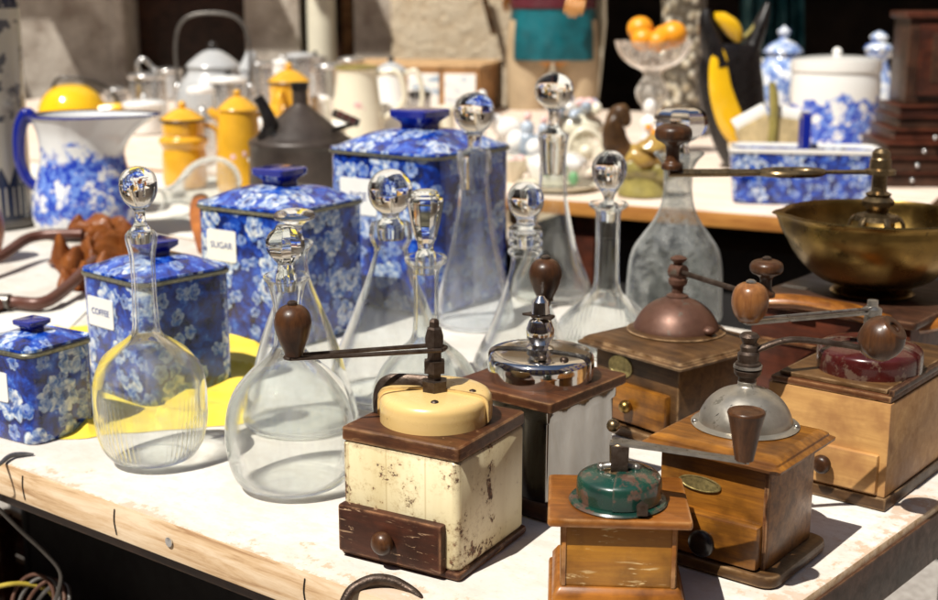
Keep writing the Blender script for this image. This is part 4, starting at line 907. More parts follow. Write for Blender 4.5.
#__REST__
# ------------------------------------------------------------------ goods on the far tables
def R_(Y, px): return px * depth(Y, 1.0) / FPX
def lathe_px(name, x, yb, prof, mat, label, cat, group=None, zb=TZ, n=40, flute=None, part='body', smooth=4, cap1=True, rz=0, sy=1):
    p = P(x, yb, zb); t = thing(name, p + Vector((0, 0, .004)), rz, label, cat, group)
    pr = pxprof(p.y, prof, zb); pr[0] = (pr[0][0], 0)
    o = B().lathe(catmull(pr, smooth), n, flute=flute, cap1=cap1, sy=sy).obj(part, mat, t)
    return t, p.y, pr, o
EN = 'enamel pots on the far table'
# ivory vase with dark print at the far left
s_ = NT('ivory_vase_print'); v = s_.mp()
sx = s_.n('ShaderNodeSeparateXYZ'); s_.l(s_.tc.outputs['Object'], sx.inputs[0])
ang = s_.math('MULTIPLY', s_.math('ARCTAN2', sx.outputs[1], sx.outputs[0]), 16 / (2 * PI))
tri = s_.math('ABSOLUTE', s_.math('SUBTRACT', s_.math('FRACT', ang), .5))
zz_ = sx.outputs[2]
arch = s_.math('LESS_THAN', zz_, s_.math('SUBTRACT', .118, s_.math('MULTIPLY', tri, .07)))
slot = s_.math('MULTIPLY', s_.math('LESS_THAN', s_.math('ABSOLUTE', s_.math('SUBTRACT', tri, .22)), .07), s_.math('MULTIPLY', s_.math('GREATER_THAN', zz_, .025), s_.math('LESS_THAN', zz_, .078)))
band = s_.math('MULTIPLY', s_.math('GREATER_THAN', zz_, .405), s_.math('LESS_THAN', zz_, .445))
mid = s_.math('MULTIPLY', s_.math('MULTIPLY', s_.math('GREATER_THAN', zz_, .2), s_.math('LESS_THAN', zz_, .385)), s_.ramp(s_.noise(v, 26, 4, .6), [(.54, 0.0), (.57, 1.0)]))
ink = s_.math('MAXIMUM', s_.math('MAXIMUM', s_.math('SUBTRACT', arch, s_.math('MULTIPLY', slot, .9)), s_.math('MULTIPLY', band, s_.ramp(s_.noise(v, 60, 3), [(.58, 1.0), (.62, .2)]))), s_.math('MULTIPLY', mid, .85))
s_.set(color=s_.mix(ink, (.5, .46, .37), (.02, .028, .055)), rough=.2, coat=.4); M['vase_print'] = s_.m
VS = P(-4, 226).y / P(-2, 240).y
t = thing('tall_vase', P(-4, 226) + Vector((0, 0, .003)), 0, 'tall ivory vase with dark blue printed arches cut by the left edge', 'vase')
B().lathe(catmull([(.07, 0), (.074, .004), (.074, .012), (.071, .016), (.071, .2), (.073, .4), (.0735, .45), (.077, .462), (.078, .468), (.074, .472), (.07, .468), (.066, .45), (.064, .05), (0, .04)], 3), 64).obj('body', 'vase_print', t)
B().lathe([(.0712, .0), (.0755, .002), (.076, .012), (.0725, .016)], 64).obj('foot_ring', 'wire', t)
B().lathe([(.0762, .461), (.0795, .466), (.078, .473), (.074, .474)], 64, cap0=False, cap1=False).obj('rim', 'cobalt', t)

# blue and white pitcher
def printed(name, ground, z0, z1, sc=26, lo=.5, inkc=((.02, .05, .42), (.16, .28, .68))):
    s = NT(name); v = s.mp(); x = s.n('ShaderNodeSeparateXYZ'); s.l(s.tc.outputs['Object'], x.inputs[0])
    n1 = s.noise(v, sc, 6, .7); z = s.math('ADD', x.outputs[2], s.math('MULTIPLY', s.math('SUBTRACT', s.noise(v, 14, 3), .5), .16))
    w1 = s.n('ShaderNodeMapRange'); s.l(z, w1.inputs[0]); w1.inputs[1].default_value = z1; w1.inputs[2].default_value = z1 - .012
    w2 = s.n('ShaderNodeMapRange'); s.l(z, w2.inputs[0]); w2.inputs[1].default_value = z0; w2.inputs[2].default_value = z0 + .012
    m = s.math('MULTIPLY', s.math('MULTIPLY', w1.outputs[0], w2.outputs[0]), s.ramp(n1, [(lo - .05, 0.0), (lo, 1.0)]))
    s.set(color=s.mix(m, ground, s.ramp(s.noise(v, sc * 3, 4), [(.42, inkc[0]), (.6, inkc[1])])), rough=.14, coat=.4); return s.m
M['pitcher_print'] = printed('pitcher_print', (.72, .73, .73), .02, .175, 30, .475)
t.scale = (VS, VS, VS)
t = thing('pitcher', P(88, 235) + Vector((0, 0, .003)), 0, 'white pitcher with blue flowers, cobalt rim and cobalt handle beside the tall ivory vase', 'pitcher')
Yp = P(88, 232).y
pr = pxprof(Yp, [(232, 34), (229, 42), (220, 50), (205, 51.5), (190, 49), (172, 44), (158, 41), (145, 40.5), (132, 42), (120, 46), (115, 48)]); pr[0] = (pr[0][0], 0)
zt_ = pr[-1][1]
def sp_(a, t_, r, z): return r * (1 + (.62 * math.exp(-((((a + PI) % (2 * PI)) - PI) / .55) ** 2)) * max(0, (z - zt_ * .68) / (zt_ * .32)) ** 1.4)
cs = catmull(pr, 4); inn = [(r_ - .004, z_) for r_, z_ in cs[::-1][:-6]]
B().lathe(cs + inn, 64, flute=sp_).obj('body', 'pitcher_print', t)
B().lathe([(pr[-1][0] - .004, zt_ - .001), (pr[-1][0] + .0015, zt_ - .001), (pr[-1][0] + .001, zt_ + .003), (pr[-1][0] - .004, zt_ + .003)], 64, flute=sp_, cap0=False, cap1=False).obj('rim', 'cobalt', t)
B().tube([(-.088, 0, zt_ - .012), (-.102, 0, zt_ + .002), (-.118, 0, zt_ - .03), (-.122, 0, zt_ * .62), (-.108, 0, zt_ * .45), (-.08, 0, zt_ * .36)], [.013, .016, .016, .014, .013, .012], 14, 6, .8).obj('handle', 'cobalt', t)

# brown tool with two long rods
t = thing('rusty_tool', P(95, 270) + Vector((0, 0, .0)), 0, 'rust brown leather headed tool with two long curved rods left of the coffee canister', 'tool')
def crumple(px_, py_, z0, wx_, wy_, rz_, tip, seed, root, mat='rust_leather'):
    q = loc_of(root, P(px_, py_)); Rm = Matrix.Rotation(rz_, 3, 'Z') @ Matrix.Rotation(tip, 3, 'X'); b = B(); rows = []
    for i in range(36):
        row = []
        for j in range(36):
            u, v_ = i / 35 - .5, j / 35 - .5
            n1 = abs(mnoise.noise(Vector((u * 3.2, v_ * 2.2, seed)))); n2 = abs(mnoise.noise(Vector((u * 8, v_ * 5, seed + 4))))
            k_ = 1 + .25 * mnoise.noise(Vector((u * 2.5, v_ * 2.5, seed + 9)))
            p = Vector((u * wx_ * k_, v_ * wy_ * k_, (n1 * .075 + n2 * .01) - (u * u + v_ * v_) * .12)); p = Rm @ p
            row.append((q.x + p.x, q.y + p.y, max(.004, z0 + p.z)))
        rows.append(row)
    b.loft(rows, False, False, closed=False); bmesh.ops.solidify(b.bm, geom=b.bm.faces[:], thickness=.004)
    return b.obj('leather_flap', mat, root, sharp=50)
crumple(84, 270, .025, .10, .13, .5, .35, 1, t); crumple(108, 264, .035, .10, .14, -.6, .55, 5, t); crumple(94, 286, .02, .10, .09, .2, .2, 8, t); crumple(112, 256, .045, .09, .11, 1.2, .7, 12, t)
for pts in (((-70, 300, .02), (0, 275, .03), (35, 262, .045), (85, 262, .05)), ((-60, 330, .012), (5, 312, .014), (50, 311, .016), (96, 282, .035))):
    B().tube([tuple(loc_of(t, P(x, y) + Vector((0, 0, z)))) for x, y, z in pts], .0095, 12, 7).obj('rod', 'brown_rod', t)
q = loc_of(t, P(3, 312)); B().tube([(q.x - .02, q.y + .004, .014), (q.x + .012, q.y, .015)], .0125, 14, 0).obj('ferrule', 'steel', t)
B().tube([tuple(loc_of(t, P(x, y) + Vector((0, 0, z)))) for x, y, z in ((205, 262, .02), (200, 240, .05), (203, 228, .06), (212, 262, .015))], [.012, .018, .014, .008], 12, 6, .6).obj('strap', 'rust_leather', t)
tag(B().tube([P(58, 396) + Vector((0, 0, .016)), P(80, 392) + Vector((0, 0, .014)), P(98, 380) + Vector((0, 0, .016)), P(110, 360) + Vector((0, 0, .018))], [.009, .010, .009, .006], 12, 6).obj('curved_horn', 'brown_rod'), 'short curved brown horn lying on the yellow cloth by the smallest canister', 'horn')
t = thing('clay_pot', P(-24, 262) + Vector((0, 0, .001)), 0, 'terracotta pot just peeking in at the left edge', 'pot')
B().lathe(catmull([(.03, 0), (.04, .01), (.052, .05), (.048, .09), (.04, .105), (.043, .112)], 4), 32).obj('body', 'rust_leather', t)

# yellow enamel
def knob_lid(t, pr_top, z, r, mat, h=.02, km=None):
    l_ = B().lathe(catmull([(r * 1.06, z), (r * 1.08, z + .003), (r * .9, z + h * .35), (r * .5, z + h * .8), (r * .2, z + h), (0, z + h)], 4), 40).obj('lid', mat, t)
    B().ball((0, 0, z + h + r * .14), r * .2, 16).obj('lid_knob', km or mat, l_); return l_
t, Y, pr, _ = lathe_px('enamel_pot', 186, 188, [(188, 20), (180, 22), (160, 22), (150, 21), (147, 22.5), (143, 24.5), (140, 24), (137, 20), (134, 20.5), (122, 21)], 'yellow_en', 'stacked yellow enamel pot with two rims, left of the yellow coffee pot', 'enamel pot', EN)
knob_lid(t, pr, pr[-1][1], pr[-1][0], 'yellow_en', .03); r_ = pr[-1][0]
B().lathe([(r_ * 1.08, pr[-1][1] - .002), (r_ * 1.11, pr[-1][1] + .001), (r_ * 1.08, pr[-1][1] + .004)], 40, cap0=False, cap1=False).obj('rim', 'black', t)
B().tube([(r_ * .9, .02, pr[-1][1] - .01), (r_ * 1.5, .03, pr[-1][1] - .03), (r_ * 1.5, .03, .07), (r_, .02, .05)], .006, 10, 5).obj('handle', 'yellow_en', t)
t, Y, pr, _ = lathe_px('coffee_pot', 241, 192, [(192, 22), (186, 23.5), (160, 22.5), (135, 21), (118, 19.5), (112, 19)], 'yellow_en', 'tall yellow enamel coffee pot with small pink flowers left of the sooty can', 'coffee pot', EN)
knob_lid(t, pr, pr[-1][1], pr[-1][0], 'yellow_en', .034); r_ = pr[-1][0]; zt_ = pr[-1][1]
B().tube([(-r_ * .6, 0, zt_ - .02), (-r_ * 1.2, -.01, zt_ - .008), (-r_ * 1.45, -.01, zt_ + .004)], [.02, .012, .008], 12, 5).obj('spout', 'yellow_en', t)
B().tube([(r_ * .9, 0, zt_ - .01), (r_ * 1.6, .0, zt_ - .02), (r_ * 1.8, 0, zt_ * .55), (r_ * 1.05, 0, zt_ * .3)], .006, 10, 6).obj('handle', 'yellow_en', t)
for (a_, z_, m_, q_) in ((-95, .085, 'pink', .009), (-70, .092, 'pink', .008), (-82, .075, 'leafgreen', .007), (-60, .078, 'white_china', .007), (-108, .072, 'leafgreen', .006)):
    a_ = math.radians(a_); rr = r_ * 1.14; B().ball((rr * math.cos(a_), rr * math.sin(a_), z_), q_, 12, 1, .3, 1).obj('painted_flower', m_, t)
t, Y, pr, _ = lathe_px('enamel_pot', 291, 150, [(150, 20), (145, 24), (112, 23.5), (106, 20), (98, 19.5), (84, 20)], 'yellow_en', 'yellow enamel pot with domed lid standing behind the sooty can', 'enamel pot', EN)
knob_lid(t, pr, pr[-1][1], pr[-1][0], 'yellow_en', .04); r_ = pr[-1][0]
B().lathe([(r_ * 1.07, pr[-1][1] - .002), (r_ * 1.11, pr[-1][1] + .001), (r_ * 1.07, pr[-1][1] + .004)], 40, cap0=False, cap1=False).obj('rim', 'black', t)
B().tube([(-r_ * .2, -r_ * .95, pr[-1][1] - .02), (-r_ * .3, -r_ * 1.5, pr[-1][1] - .04), (-r_ * .2, -r_ * 1.4, .09), (-r_ * .1, -r_, .07)], .008, 10, 6).obj('handle', 'yellow_en', t)
# yellow kettle on its side
p = P(74, 128); t = thing('enamel_kettle', p + Vector((0, 0, .004)), 0, 'bright yellow enamel kettle behind the blue and white pitcher', 'kettle', EN)
k_ = R_(p.y, 1)
B().lathe(catmull([(0, 0), (.7 * 30 * k_, .002), (32 * k_, 10 * k_), (33 * k_, 20 * k_), (26 * k_, 33 * k_), (14 * k_, 41 * k_), (0, 43 * k_)], 5), 40, (0, 0, 0)).obj('body', 'yellow_bright', t)
B().tube([(26 * k_, -.02, 14 * k_), (42 * k_, -.03, 18 * k_), (52 * k_, -.03, 20 * k_)], [.035, .022, .018], 14, 5).obj('spout', 'yellow_bright', t)
B().tube([(-20 * k_, 0, 32 * k_), (-12 * k_, 0, 48 * k_), (20 * k_, 0, 46 * k_), (40 * k_, 0, 36 * k_), (46 * k_, 0, 24 * k_)], .006, 10, 6).obj('handle', 'black', t)
# sooty can
t, Y, pr, _ = lathe_px('oil_can', 303, 205, [(205, 50), (200, 52), (170, 52), (149, 51.5), (145, 52.5), (141, 51), (138, 46), (131, 38), (122, 27), (113, 16), (108, 10), (106, 8), (104, 7.5), (90, 7.5), (87, 8), (86, 7)], 'black_en', 'sooty black can with conical shoulder, curved spout and short neck', 'oil can', smooth=3)
zz1 = pr[4][1]; r1 = pr[4][0]
B().tube([(-r1 * .62, -r1 * .45, zz1 + .012), (-r1 * .5, -r1 * .5, zz1 + .045), (-r1 * .62, -r1 * .48, zz1 + .085), (-r1 * .72, -r1 * .46, zz1 + .105)], [.02, .017, .013, .012], 12, 6).obj('spout', 'black', t)
B().tube([(-r1 * .42, -r1 * .6, zz1 + .028), (-r1 * .3, -r1 * .72, zz1 - .01), (-r1 * .32, -r1 * .8, zz1 - .06)], [.01, .009, .008], 10, 5).obj('bracket', 'black', t)
B().tube([(0, 0, pr[-1][1] - .012), (0, 0, pr[-1][1] + .004)], .019, 20, 0).obj('cap', 'black', t)
q = PY(346, 118, Y - .06); ql = loc_of(t, q)
hd = B().tube([tuple(ql + Vector((-.028, 0, .012))), tuple(ql + Vector((.028, 0, -.012)))], .009, 14, 0).obj('handle', 'black', t)
for f in (-.5, 0, .5): B().tube([tuple(ql + Vector((.028 * f - .006, -.0005, -.012 * f + .0026))), tuple(ql + Vector((.028 * f + .006, -.0005, -.012 * f - .0026)))], .0098, 14, 0).obj('red_band', 'red', hd)
B().tube([tuple(ql + Vector((.026, 0, -.011))), (r1 * .55, -.03, zz1 + .03)], .005, 8, 0).obj('handle_stem', 'black', t)
# grey kettle with hoop handle
t, Y, pr, _ = lathe_px('enamel_kettle', 216, 128, [(128, 30), (124, 36), (110, 38.5), (95, 37), (82, 32), (74, 26), (68, 25)], 'grey_en', 'big pale grey enamel kettle with tall hoop handle before the dark door', 'kettle', EN)
knob_lid(t, pr, pr[-1][1], pr[-1][0], 'grey_en', .06, 'black'); r_ = pr[3][0]; zt_ = pr[4][1]
zh = Zat(Y, 14) - TZ
B().tube([(-r_ * .98, 0, zt_ - .02), (-r_ * .98, 0, zt_ + .14), (-r_ * .7, 0, zh * .95), (0, 0, zh), (r_ * .7, 0, zh * .95), (r_ * .98, 0, zt_ + .14), (r_ * .98, 0, zt_ - .02)], .006, 10, 8).obj('handle', 'wire', t)
for s1 in (-1, 1): B().ball((s1 * r_ * .98, 0, zt_ - .02), .014, 12).obj('handle_lug', 'alu_b', t)
B().tube([(r_ * .5, .08, .12), (r_ * .7, .16, .2), (r_ * .8, .2, .25)], [.05, .03, .022], 14, 5).obj('spout', 'grey_en', t)
# aluminium and glass jars
def jar(x, yb, yt, hw, mat, label, lidm='alu_b', name='lidded_jar', lh=.016, extra=None):
    t, Y, pr, _ = lathe_px(name, x, yb, [(yb, hw * .92), (yb - 2, hw), (lerp(yb, yt, .5), hw), (yt + 3, hw * .98), (yt, hw * .9)], mat, label, 'jar', 'metal and glass jars on the far table', smooth=3)
    r_, z_ = pr[-1]
    l_ = B().lathe(catmull([(r_ * 1.16, z_ - .006), (r_ * 1.2, z_), (r_ * 1.18, z_ + lh * .5), (r_ * .9, z_ + lh * .9), (r_ * .4, z_ + lh * 1.15), (0, z_ + lh * 1.2)], 3), 36).obj('lid', lidm, t)
    if extra == 'hook': B().tube([(-.03, 0, z_ + lh), (-.036, 0, z_ + lh + .035), (-.01, 0, z_ + lh + .05), (.02, 0, z_ + lh + .02), (.035, 0, z_ + lh + .01)], .008, 10, 6).obj('hook', lidm, l_)
    elif extra: B().ball((0, 0, z_ + lh * 1.2 + .008), .012, 14).obj('lid_knob', extra, l_)
    return t
jar(150, 122, 78, 18, 'alu_b', 'aluminium pot with a hooked handle on its lid above the yellow kettle', extra='hook')
jar(146, 134, 106, 20, 'white_china', 'white enamel bowl with lid in front of the hooked aluminium pot', 'white_paint', extra='alu_b')
jar(203, 138, 92, 13, 'jar_glass', 'short glass jar with pale lid before the grey kettle', 'white_paint')
jar(230, 132, 82, 17, 'alu_b', 'aluminium canister with black knobbed lid right of the grey kettle', 'white_paint', extra='black')
jar(262, 118, 66, 13, 'alu_b', 'narrow aluminium tin between the grey kettle and the domed yellow pot', 'alu_b')
jar(302, 115, 58, 14, 'alu_b', 'grey tin canister behind the domed yellow pot', 'grey_en')
jar(330, 125, 68, 15, 'jar_glass', 'wider glass jar with metal lid left of the flowered jug', 'alu_b')
jar(352, 112, 62, 12, 'alu_b', 'small aluminium tin behind the flowered jug', 'alu_b')
jar(186, 112, 88, 10, 'alu_b', 'little aluminium tin left of the short glass jar', 'alu_b')
jar(322, 148, 102, 9, 'white_china', 'small white china beaker in front of the glass jars', 'white_china')
jar(118, 118, 92, 11, 'alu_b', 'dented aluminium beaker right of the yellow kettle', 'alu_b')
jar(171, 100, 72, 13, 'grey_en', 'grey tin behind the hooked aluminium pot', 'alu_b')
jar(283, 100, 64, 10, 'white_china', 'white storage tin left of the grey tin canister', 'white_paint', extra='alu_b')
jar(316, 98, 60, 12, 'alu_b', 'aluminium canister with black knob just left of the drain pipe', 'alu_b', extra='black')
jar(205, 160, 122, 13, 'alu_b', 'aluminium milk can between the two front yellow pots', 'alu_b', extra='alu_b')
jar(270, 160, 124, 12, 'white_china', 'small lidded white enamel tin behind the sooty can', 'white_paint')
jar(340, 150, 128, 10, 'jar_glass', 'tiny glass pot at the foot of the flowered jug', 'white_paint')
jar(420, 120, 96, 11, 'alu_b', 'round dark lidded tin before the tiled cabinet', 'black')
jar(445, 140, 112, 10, 'ivory', 'small ivory jar before the tiled cabinet', 'ivory')
# flowered jug and white pot
t, Y, pr, _ = lathe_px('flower_jug', 358, 148, [(148, 26), (143, 28), (120, 26), (95, 22.5), (75, 20.5), (70, 21.5)], 'ivory', 'tall ivory jug with pink flowers and pale green rim', 'jug')
r_, zt_ = pr[-1]; B().lathe([(r_ * .97, zt_ - .002), (r_ * 1.03, zt_), (r_ * 1.03, zt_ + .008), (r_ * .9, zt_ + .010), (r_ * .88, zt_ - .002)], 40, cap0=False, cap1=False).obj('rim', 'olive', t)
B().tube([(r_ * .8, 0, zt_ - .02), (r_ * 1.9, -.01, zt_ - .01), (r_ * 2.2, -.01, zt_ * .6), (r_ * 1.2, 0, zt_ * .35)], .009, 10, 6).obj('handle', 'ivory', t)
for (dx_, z_, m_, q_) in ((.006, .13, 'pink', .015), (.02, .12, 'pink', .011), (.016, .10, 'leafgreen', .013), (-.03, .115, 'pink', .011), (-.006, .105, 'leafgreen', .008)):
    rr = pr[3][0] * 1.03; B().ball((dx_, -math.sqrt(rr * rr - dx_ * dx_), z_), q_, 12, 1, .25, 1).obj('painted_flower', m_, t)
t, Y, pr, _ = lathe_px('coffee_pot', 392, 142, [(142, 20), (136, 22), (115, 19.5), (95, 16), (76, 14), (72, 15)], 'white_paint', 'white enamel coffee pot with looped handle between the flowered jug and the tiled cabinet', 'coffee pot', EN)
knob_lid(t, pr, pr[-1][1], pr[-1][0], 'grey_en', .028, 'black'); r_, zt_ = pr[-1]
B().tube([(r_ * .8, -.02, zt_ - .012), (r_ * 1.7, -.03, zt_ + .0), (r_ * 2.1, -.03, zt_ * .7), (r_ * 1.9, -.03, zt_ * .45), (r_ * 1.2, -.02, zt_ * .3)], .008, 10, 6).obj('handle', 'ivory', t)

# cabinet of drawers with tile fronts
zc_ = .19; Fr = P(489, 116); t = thing('tile_cabinet', (Fr.x - .28, Fr.y + .33, TZ + .001), math.radians(-12), 'light wooden cabinet with painted tile drawer fronts under the limestone wall', 'cabinet')
W_, D_ = .60, .52
B().box((W_, D_, zc_ * .98), (0, 0, zc_ * .49), .002).obj('case', 'w_tabled', t)
B().box((W_ + .012, D_ + .012, .014), (0, 0, zc_ + .0), .003).obj('top_board', 'w_pine', t)
s_ = NT('painted_tile'); s_.set(color=s_.ramp(s_.noise(s_.mp((1, 1, 2.5)), 16, 5, .65), [(.54, (.78, .76, .72)), (.6, (.35, .45, .55)), (.7, (.2, .28, .4))]), rough=.15, coat=.5); M['tile_paint'] = s_.m
for i in range(4):
    d_o = B().box((W_ / 4 - .022, .012, zc_ - .045), (-W_ / 2 + W_ / 4 * (i + .5), -D_ / 2 - .004, zc_ * .48), .003).obj('drawer', 'tile_paint', t)
    B().ball((-W_ / 2 + W_ / 4 * (i + .5), -D_ / 2 - .018, zc_ * .3), .009, 14).obj('drawer_knob', 'brass_dark', d_o)
tag(B().tube([PY(477, -30, YW - .12), PY(494, 34, YW - .1)], .016, 10, 0).obj('leaning_stick', 'w_mid'), 'dark wooden stick leaning on the limestone wall', 'stick')

# ------------------------------------------------------------------ porcelain group
def blob(t, name, mat, pts, sh=60, wob=0):
    b = B()
    for (x, y, z, r_, *k_) in pts: b.ball((x, y, z), r_, 18, *(k_ or (1, 1, 1)))
    if wob: b.wobble(wob, 30)
    return b.obj(name, mat, t, sharp=sh)
t = thing('porcelain_carriage', P(562, 178) + Vector((0, 0, .001)), 0, 'white porcelain flower cart with a spoked wheel and a heap of pastel flowers', 'figurine')
kk = R_(3.5, 1)
B().lathe(catmull([(.0, .012), (.07, .012), (.075, .02), (.08, .022), (.078, .012), (.05, 0), (0, 0)], 3), 40, (-.0, 0, 0), sx=1.2).obj('base', 'white_china', t)
whl = B()
for i in range(14):
    a_ = i * 2 * PI / 14; whl.tube([(.055 + .012 * math.cos(a_), -.055, .075 + .012 * math.sin(a_)), (.055 + .036 * math.cos(a_), -.055, .075 + .036 * math.sin(a_))], .0042, 8, 0)
whl.tube([(.055 + .043 * math.cos(i * PI / 16), -.055, .075 + .055 * math.sin(i * PI / 16)) for i in range(33)], .007, 10, 0).ball((.055, -.055, .075), .015, 16)
whl.obj('wheel', 'ivory', t)
blob(t, 'cart', 'ivory', [(.04, 0, .13, .055, 1.2, .8, .7), (.02, 0, .09, .04, 1.3, .8, .8)])
fl = [(random.uniform(-.03, .10), random.uniform(-.045, .03), .165 + random.uniform(0, .03)) for _ in range(34)]
for m_, n_ in (('white_china', 0), ('pink', 1), ('lilac', 2), ('blue_glaze', 3), ('ivory', 4)):
    for i, (x, y, z) in enumerate(fl):
        if i % 5 == n_: blob(t, 'flower', m_, [(x, y, z + (.01 if n_ == 2 else 0), .0135)], 40, .004)
blob(t, 'rose', 'pink', [(-.045, -.05, .105, .018)], 40, .004); blob(t, 'rose', 'pink', [(-.03, -.055, .083, .014)], 40, .004)
t = thing('porcelain_group', P(527, 165) + Vector((0, 0, .001)), 0, 'pale blue porcelain figures on a round base beside the flower cart', 'figurine')
B().lathe([(0, 0), (.06, 0), (.085, .025), (.09, .03), (.086, .034), (0, .03)], 36).obj('base', 'grey_en', t)
blob(t, 'seated_figure', 'blue_glaze', [(.0, 0, .06, .028, 1, .9, 1.3), (.0, 0, .1, .02, 1, 1, 1.2), (.04, 0, .06, .022, 1, 1, 1.6), (.045, 0, .1, .016)])
blob(t, 'head', 'pink', [(.0, 0, .135, .012), (.046, 0, .125, .011)])
blob(t, 'dress', 'white_china', [(-.03, .01, .065, .028, 1, 1, 1.1), (.02, -.02, .05, .025)])
t = thing('porcelain_animal', P(508, 158) + Vector((0, 0, .001)), 0, 'small white porcelain animal with curved back left of the blue figures', 'figurine')
blob(t, 'body', 'white_china', [(0, 0, .085, .034, 1.3, .9, 1), (-.035, 0, .105, .022), (-.05, 0, .095, .012), (.03, 0, .06, .014, 1, 1, 2.6), (-.02, 0, .05, .013, 1, 1, 2.8), (.028, -.02, .05, .013, 1, 1, 2.7)])
t = thing('leaf_dish', P(557, 190) + Vector((0, 0, .001)), 0, 'cream china dish with green leaves on a wide white plate', 'dish')
B().lathe(catmull([(0, 0), (.06, 0), (.085, .006), (.098, .014), (.1, .017), (.096, .017), (.07, .01), (0, .008)], 3), 48).obj('plate', 'ivory', t)
B().lathe(catmull([(.035, .01), (.055, .02), (.068, .05), (.07, .07), (.05, .085), (.03, .09), (0, .09)], 4), 40, flute=lambda a, t_, r, z: r * (1 + .05 * math.cos(8 * a))).obj('bowl', 'white_china', t)
blob(t, 'green_leaf', 'leafgreen', [(.005, -.066, .06, .014, 1, .35, 1.2), (.035, -.058, .035, .012, 1, .4, 1.3), (-.03, -.062, .05, .008, 1, .4, 1.3)])
t = thing('porcelain_dish', P(512, 182) + Vector((0, 0, .001)), 0, 'pinkish shell dish behind the largest canister', 'dish')
B().lathe(catmull([(.02, 0), (.03, .02), (.05, .05), (.055, .06), (.045, .055), (0, .03)], 4), 40, flute=lambda a, t_, r, z: r * (1 + .07 * math.cos(11 * a))).obj('shell', 'ivory', t)
blob(t, 'rosette', 'pink', [(.0, -.03, .055, .014), (.02, -.02, .06, .012)], 40, .003)
# small white bird and dark lid by the ball stopper
t = thing('china_bird', P(482, 160) + Vector((0, 0, .001)), 0, 'little white china bird on a stand behind the largest canister', 'figurine')
B().lathe(catmull([(.03, 0), (.03, .01), (.012, .02), (.010, .08), (.02, .1), (.024, .12), (.016, .15), (.01, .165), (.014, .18), (.01, .195), (0, .2)], 4), 24).obj('body', 'white_china', t)

# ochre cornucopia and white figure
t = thing('cornucopia', P(640, 196) + Vector((0, 0, .001)), 0, 'ochre glazed cornucopia with a curling brown horn on an olive foot', 'ornament')
B().lathe(catmull([(.055, 0), (.06, .006), (.052, .03), (.05, .05), (.06, .065)], 4), 36, (.005, 0, 0), sx=1.0).obj('foot', 'olive', t)
blob(t, 'fruit', 'gold_glaze', [(.0, -.01, .09, .042, 1.25, 1, .8), (.045, -.02, .095, .038, 1, 1, .8), (.025, -.03, .12, .034, 1.2, .8, .6)], 60, .014)
blob(t, 'leaf', 'olive', [(-.02, -.04, .07, .02, 1.4, .5, 1), (.05, -.045, .06, .022, 1.4, .4, 1)], 60, .004)
B().tube([(.0, .0, .06), (-.035, 0, .085), (-.062, 0, .125), (-.066, 0, .17), (-.045, 0, .195), (-.032, 0, .165)], [.042, .036, .03, .024, .018, .008], 14, 6).wobble(.006, 40).obj('horn', 'w_mid', t)
t = thing('china_figure', P(648, 170) + Vector((0, 0, .001)), 0, 'tiny white china figure with orange sash standing behind the cornucopia', 'figurine')
B().lathe(catmull([(.045, 0), (.05, .006), (.046, .03), (.03, .06), (.022, .085), (.02, .1), (.026, .125), (.02, .14), (.01, .148), (.017, .162), (.016, .178), (.006, .19), (0, .19)], 4), 28).obj('body', 'white_china', t)
blob(t, 'sash', 'orange', [(.012, -.02, .1, .012, 1, .6, 1.4), (-.006, -.022, .118, .009)])

# compote of oranges
t = thing('glass_compote', P(650, 155) + Vector((0, 0, .001)), 0, 'cut glass footed bowl heaped with oranges', 'compote')
Yc = P(650, 155).y
pr = pxprof(Yc, [(155, 18), (153, 20), (148, 16), (135, 8), (120, 6), (108, 9), (100, 14), (92, 16), (84, 13), (78, 9), (73, 9), (69, 14), (65, 22), (58, 30), (50, 35), (41, 37.5)]); pr[0] = (pr[0][0], 0)
M['cut_glass'] = thin_glass('cut_glass', tint=(.9, .9, .88), dust=.3, dustc=(.85, .83, .78), scale=60, streak=(1, 1, 1))
B().lathe(catmull(pr, 4), 48, flute=lambda a, t_, r, z: r * (1 + .035 * math.cos(16 * a)), cap1=False).obj('bowl', 'cut_glass', t, sharp=60)
zr_ = pr[-1][1]; kk = depth(Yc, 1.1) / FPX
for (x, y, z, r_) in ((-10, 0, .005, 13), (12, 6, .005, 13), (18, -8, .014, 14), (-12, -10, -.0, 12), (2, -14, -.006, 11), (-14, -2, .03, 13)):
    o_ = B().ball((x * kk, y * kk, zr_ + z + .004), r_ * kk, 28, sz=.94).obj('orange', 'orange')
    o_.location = t.location
    tag(o_, {0: 'orange at the left middle of the glass footed bowl', 1: 'orange at the back right of the glass footed bowl', 2: 'largest orange leaning over the right rim of the glass footed bowl', 3: 'orange at the front left of the glass footed bowl', 4: 'small orange lowest at the front centre of the glass footed bowl', 5: 'topmost orange on the left of the heap in the footed bowl'}[((-10, 0), (12, 6), (18, -8), (-12, -10), (2, -14), (-14, -2)).index((x, y))], 'orange', 'oranges in the glass bowl')

